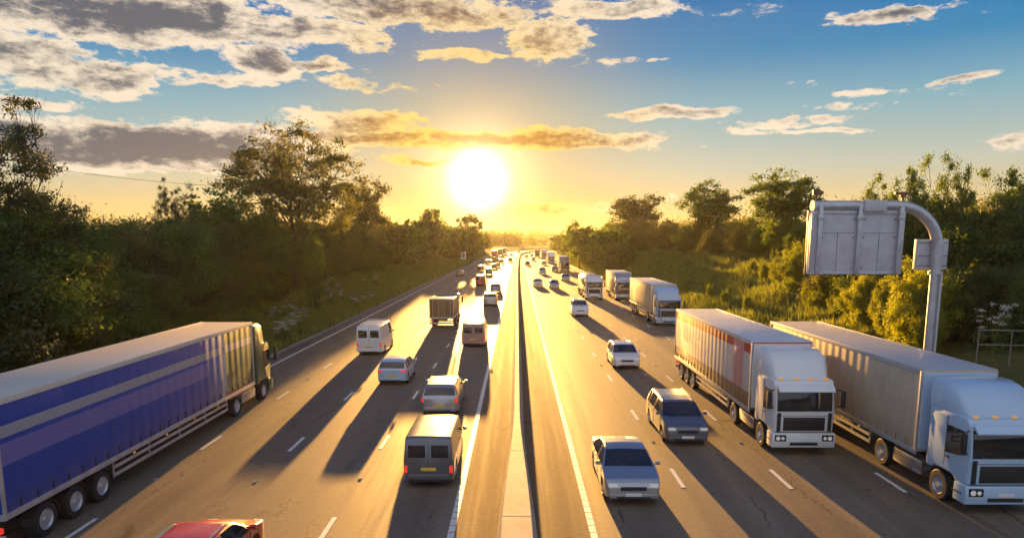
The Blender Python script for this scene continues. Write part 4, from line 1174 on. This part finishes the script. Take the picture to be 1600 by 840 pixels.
tag(woods('bank_woodland', [(-130, -40, 190, 420, 90, 9), (52, 160, 170, 420, 90, 9)], .36, 620, M_LEAFD), kind='stuff')
tag(woods('far_woodland', [(-150, -36, 420, 520, 60, 9), (55, 160, 420, 520, 60, 9), (-60, 0, 760, 860, 70, 11), (-260, -30, 450, 800, 160, 10), (60, 420, 480, 900, 200, 10), (-300, 500, 880, 1100, 260, 10)], 1.1, 130, M_LEAF), kind='stuff')
woods('ridge_woodland', [(-900, 1100, 1500, 2450, 700, 15)], 2.2, 60, M_LEAFD)

# ---- grass on the banks
def grass(name, n, urange, yrange, hmin, hmax, wd):
    u = rng.uniform(*urange, n * 2); y = yrange[0] + (yrange[1] - yrange[0]) * rng.random(n * 2) ** 1.8
    keep = rng.random(n * 2) < (0.5 + 0.5 * np.sin(u * 1.3 + np.sin(y * .35) * 2) * np.sin(y * .21 + u * .4))
    u = u[keep][:n]; y = y[keep][:n]; n = len(u)
    x = u + np.array([cx(q) for q in y]); z = np.array([gz(a, b) for a, b in zip(x, y)])
    h = rng.uniform(hmin, hmax, n) * (1 + y / 160); w = wd * (1 + y / 50)
    a = rng.uniform(0, PI, n); dx = np.cos(a) * w; dy = np.sin(a) * w
    lx = rng.normal(size=n) * h * .3; ly = rng.normal(size=n) * h * .3
    V = np.stack([np.stack([x - dx, y - dy, z - .03], 1), np.stack([x + dx, y + dy, z - .03], 1), np.stack([x + lx, y + ly, z + h], 1)], 1).reshape(-1, 3)
    me = from_arrays(name, V, np.arange(3 * n).reshape(n, 3), M_GRASSB, n=3)
    tag(link(name, me), kind='stuff')


grass('grass', 90000, (-29, LE - .35), (30, 260), .25, .6, .022)
grass('grass', 110000, (RE + .35, 40), (45, 260), .25, .6, .022)

def weeds(name, n, spots, m):
    V = []
    for _ in range(n):
        u0, sg = spots[rng.integers(0, len(spots))]; y = 16 + 120 * rng.random() ** 1.7; u = u0 + sg * abs(rng.normal()) * .05
        for _k in range(14):
            a = rng.uniform(0, 6.28); l = rng.uniform(.02, .07); b = np.array([u + cx(y) + rng.normal() * .04, y + rng.normal() * .06, .005])
            w = np.array([-math.sin(a), math.cos(a), 0]) * .008 * (1 + y / 40); t_ = np.array([math.cos(a) * l * .7, math.sin(a) * l * .7, l])
            V += [b - w, b + w, b + t_]
    me = from_arrays(name, np.array(V), np.arange(len(V)).reshape(-1, 3), m, n=3)
    tag(link(name, me), kind='stuff')


weeds('weeds', 130, [(LE + .05, 1), (RE - .05, -1)], M_GRASSB)

# ---- cow parsley, white umbels
def umbel_plant(seed, nst=6, hh=1.3):
    rg = np.random.default_rng(seed)
    bm = NB(); heads = []; lv = []
    for i in range(nst):
        a = rg.random() * 6.28; r = rg.random() * .55; h = hh * (.6 + .5 * rg.random())
        e = (math.cos(a) * r, math.sin(a) * r, h); tube(bm, [(e[0] * .2, e[1] * .2, -.1), (e[0] * .6, e[1] * .6, h * .6), e], [.014, .01, .006], 4, cap=False)
        q = rg.normal(size=(46, 3)) * np.array([.11, .11, .025]) + np.array(e); heads.append(q)
        lv.append(rg.normal(size=(26, 3)) * np.array([.16, .16, .2]) + np.array([e[0] * .6, e[1] * .6, h * .35]))
    st = bpy.data.meshes.new('stems'); bm.to_mesh(st); bm.free(); st.materials.append(M_GRASSB)
    v, f = leaf_cloud(np.concatenate(heads), .028); hd = from_arrays('flowers', v, f, M_PETAL)
    v, f = leaf_cloud(np.concatenate(lv), .08); le = from_arrays('leaves', v, f, M_LEAF)
    return st, le, hd


UP = [umbel_plant(300 + i) for i in range(3)]
for i, (px, den) in enumerate([(438 + rnd.uniform(-16, 42), rnd.uniform(55, 66)) for _ in range(13)] + [(rnd.uniform(490, 590), rnd.uniform(72, 110)) for _ in range(16)]):
    x, y = PX(px, den); x = min(x, LE - 1.2)
    plant('cow_parsley', 'white-flowered cow parsley in the grass of the left verge', 'wild flower', UP[i % 3], x, y, rnd.uniform(.8, 1.3), None, None, 'cow parsley on the left verge', ('stems', 'leaves', 'flowers'))
for i in range(6):
    px, den = rnd.uniform(1500, 1620), rnd.uniform(35.5, 39); x, y = PX(px, den)
    plant('cow_parsley', 'white-flowered cow parsley growing tall behind the guard railing', 'wild flower', UP[i % 3], x, y, rnd.uniform(.6, 1.0), rnd.uniform(1.0, 1.9), None, 'cow parsley behind the railing', ('stems', 'leaves', 'flowers'))

# ---- overhead line in the distance on the left
t = thing('power_line', 'thin overhead cable crossing the pale sky between trees on the left', 'power line', (-95, 150, 0))
xa, ya = PX(60, 150); xb, yb_ = PX(480, 170)
bm = NB(); za, zb_ = top_h(262, 150), top_h(297, 170)
tube(bm, [(xa + 95 + (xb - xa) * q, ya - 150 + (yb_ - ya) * q, za + (zb_ - za) * q - 1.2 * 4 * q * (1 - q)) for q in [i / 16 for i in range(17)]], .045, 5)
part('cable', bm, M_TRIM, t)
for (xx, yy, zz) in ((xa, ya, za), (xb, yb_, zb_)):
    bm = NB(); tube(bm, [(xx + 95, yy - 150, gz(xx, yy)), (xx + 95, yy - 150, zz + .3)], [.17, .12], 8); part('pole', bm, M_BARK, t)

# ================================================================== haze
hz = bpy.data.meshes.new('haze')
bm = NB(); box(bm, -2700, 2700, -60, 2750, -3, 48); bm.to_mesh(hz); bm.free()
m = bpy.data.materials.new('haze'); m.use_nodes = True; k = Nodes(m.node_tree); k.n.clear()
o = k.new('ShaderNodeOutputMaterial'); pv = k.new('ShaderNodeVolumePrincipled')
pv.inputs['Color'].default_value = (0.98, 0.95, 0.88, 1); pv.inputs['Density'].default_value = 0.00006; pv.inputs['Anisotropy'].default_value = 0.6
k.l.new(pv.outputs[0], o.inputs['Volume']); hz.materials.append(m)
tag(link('haze', hz), kind='stuff')
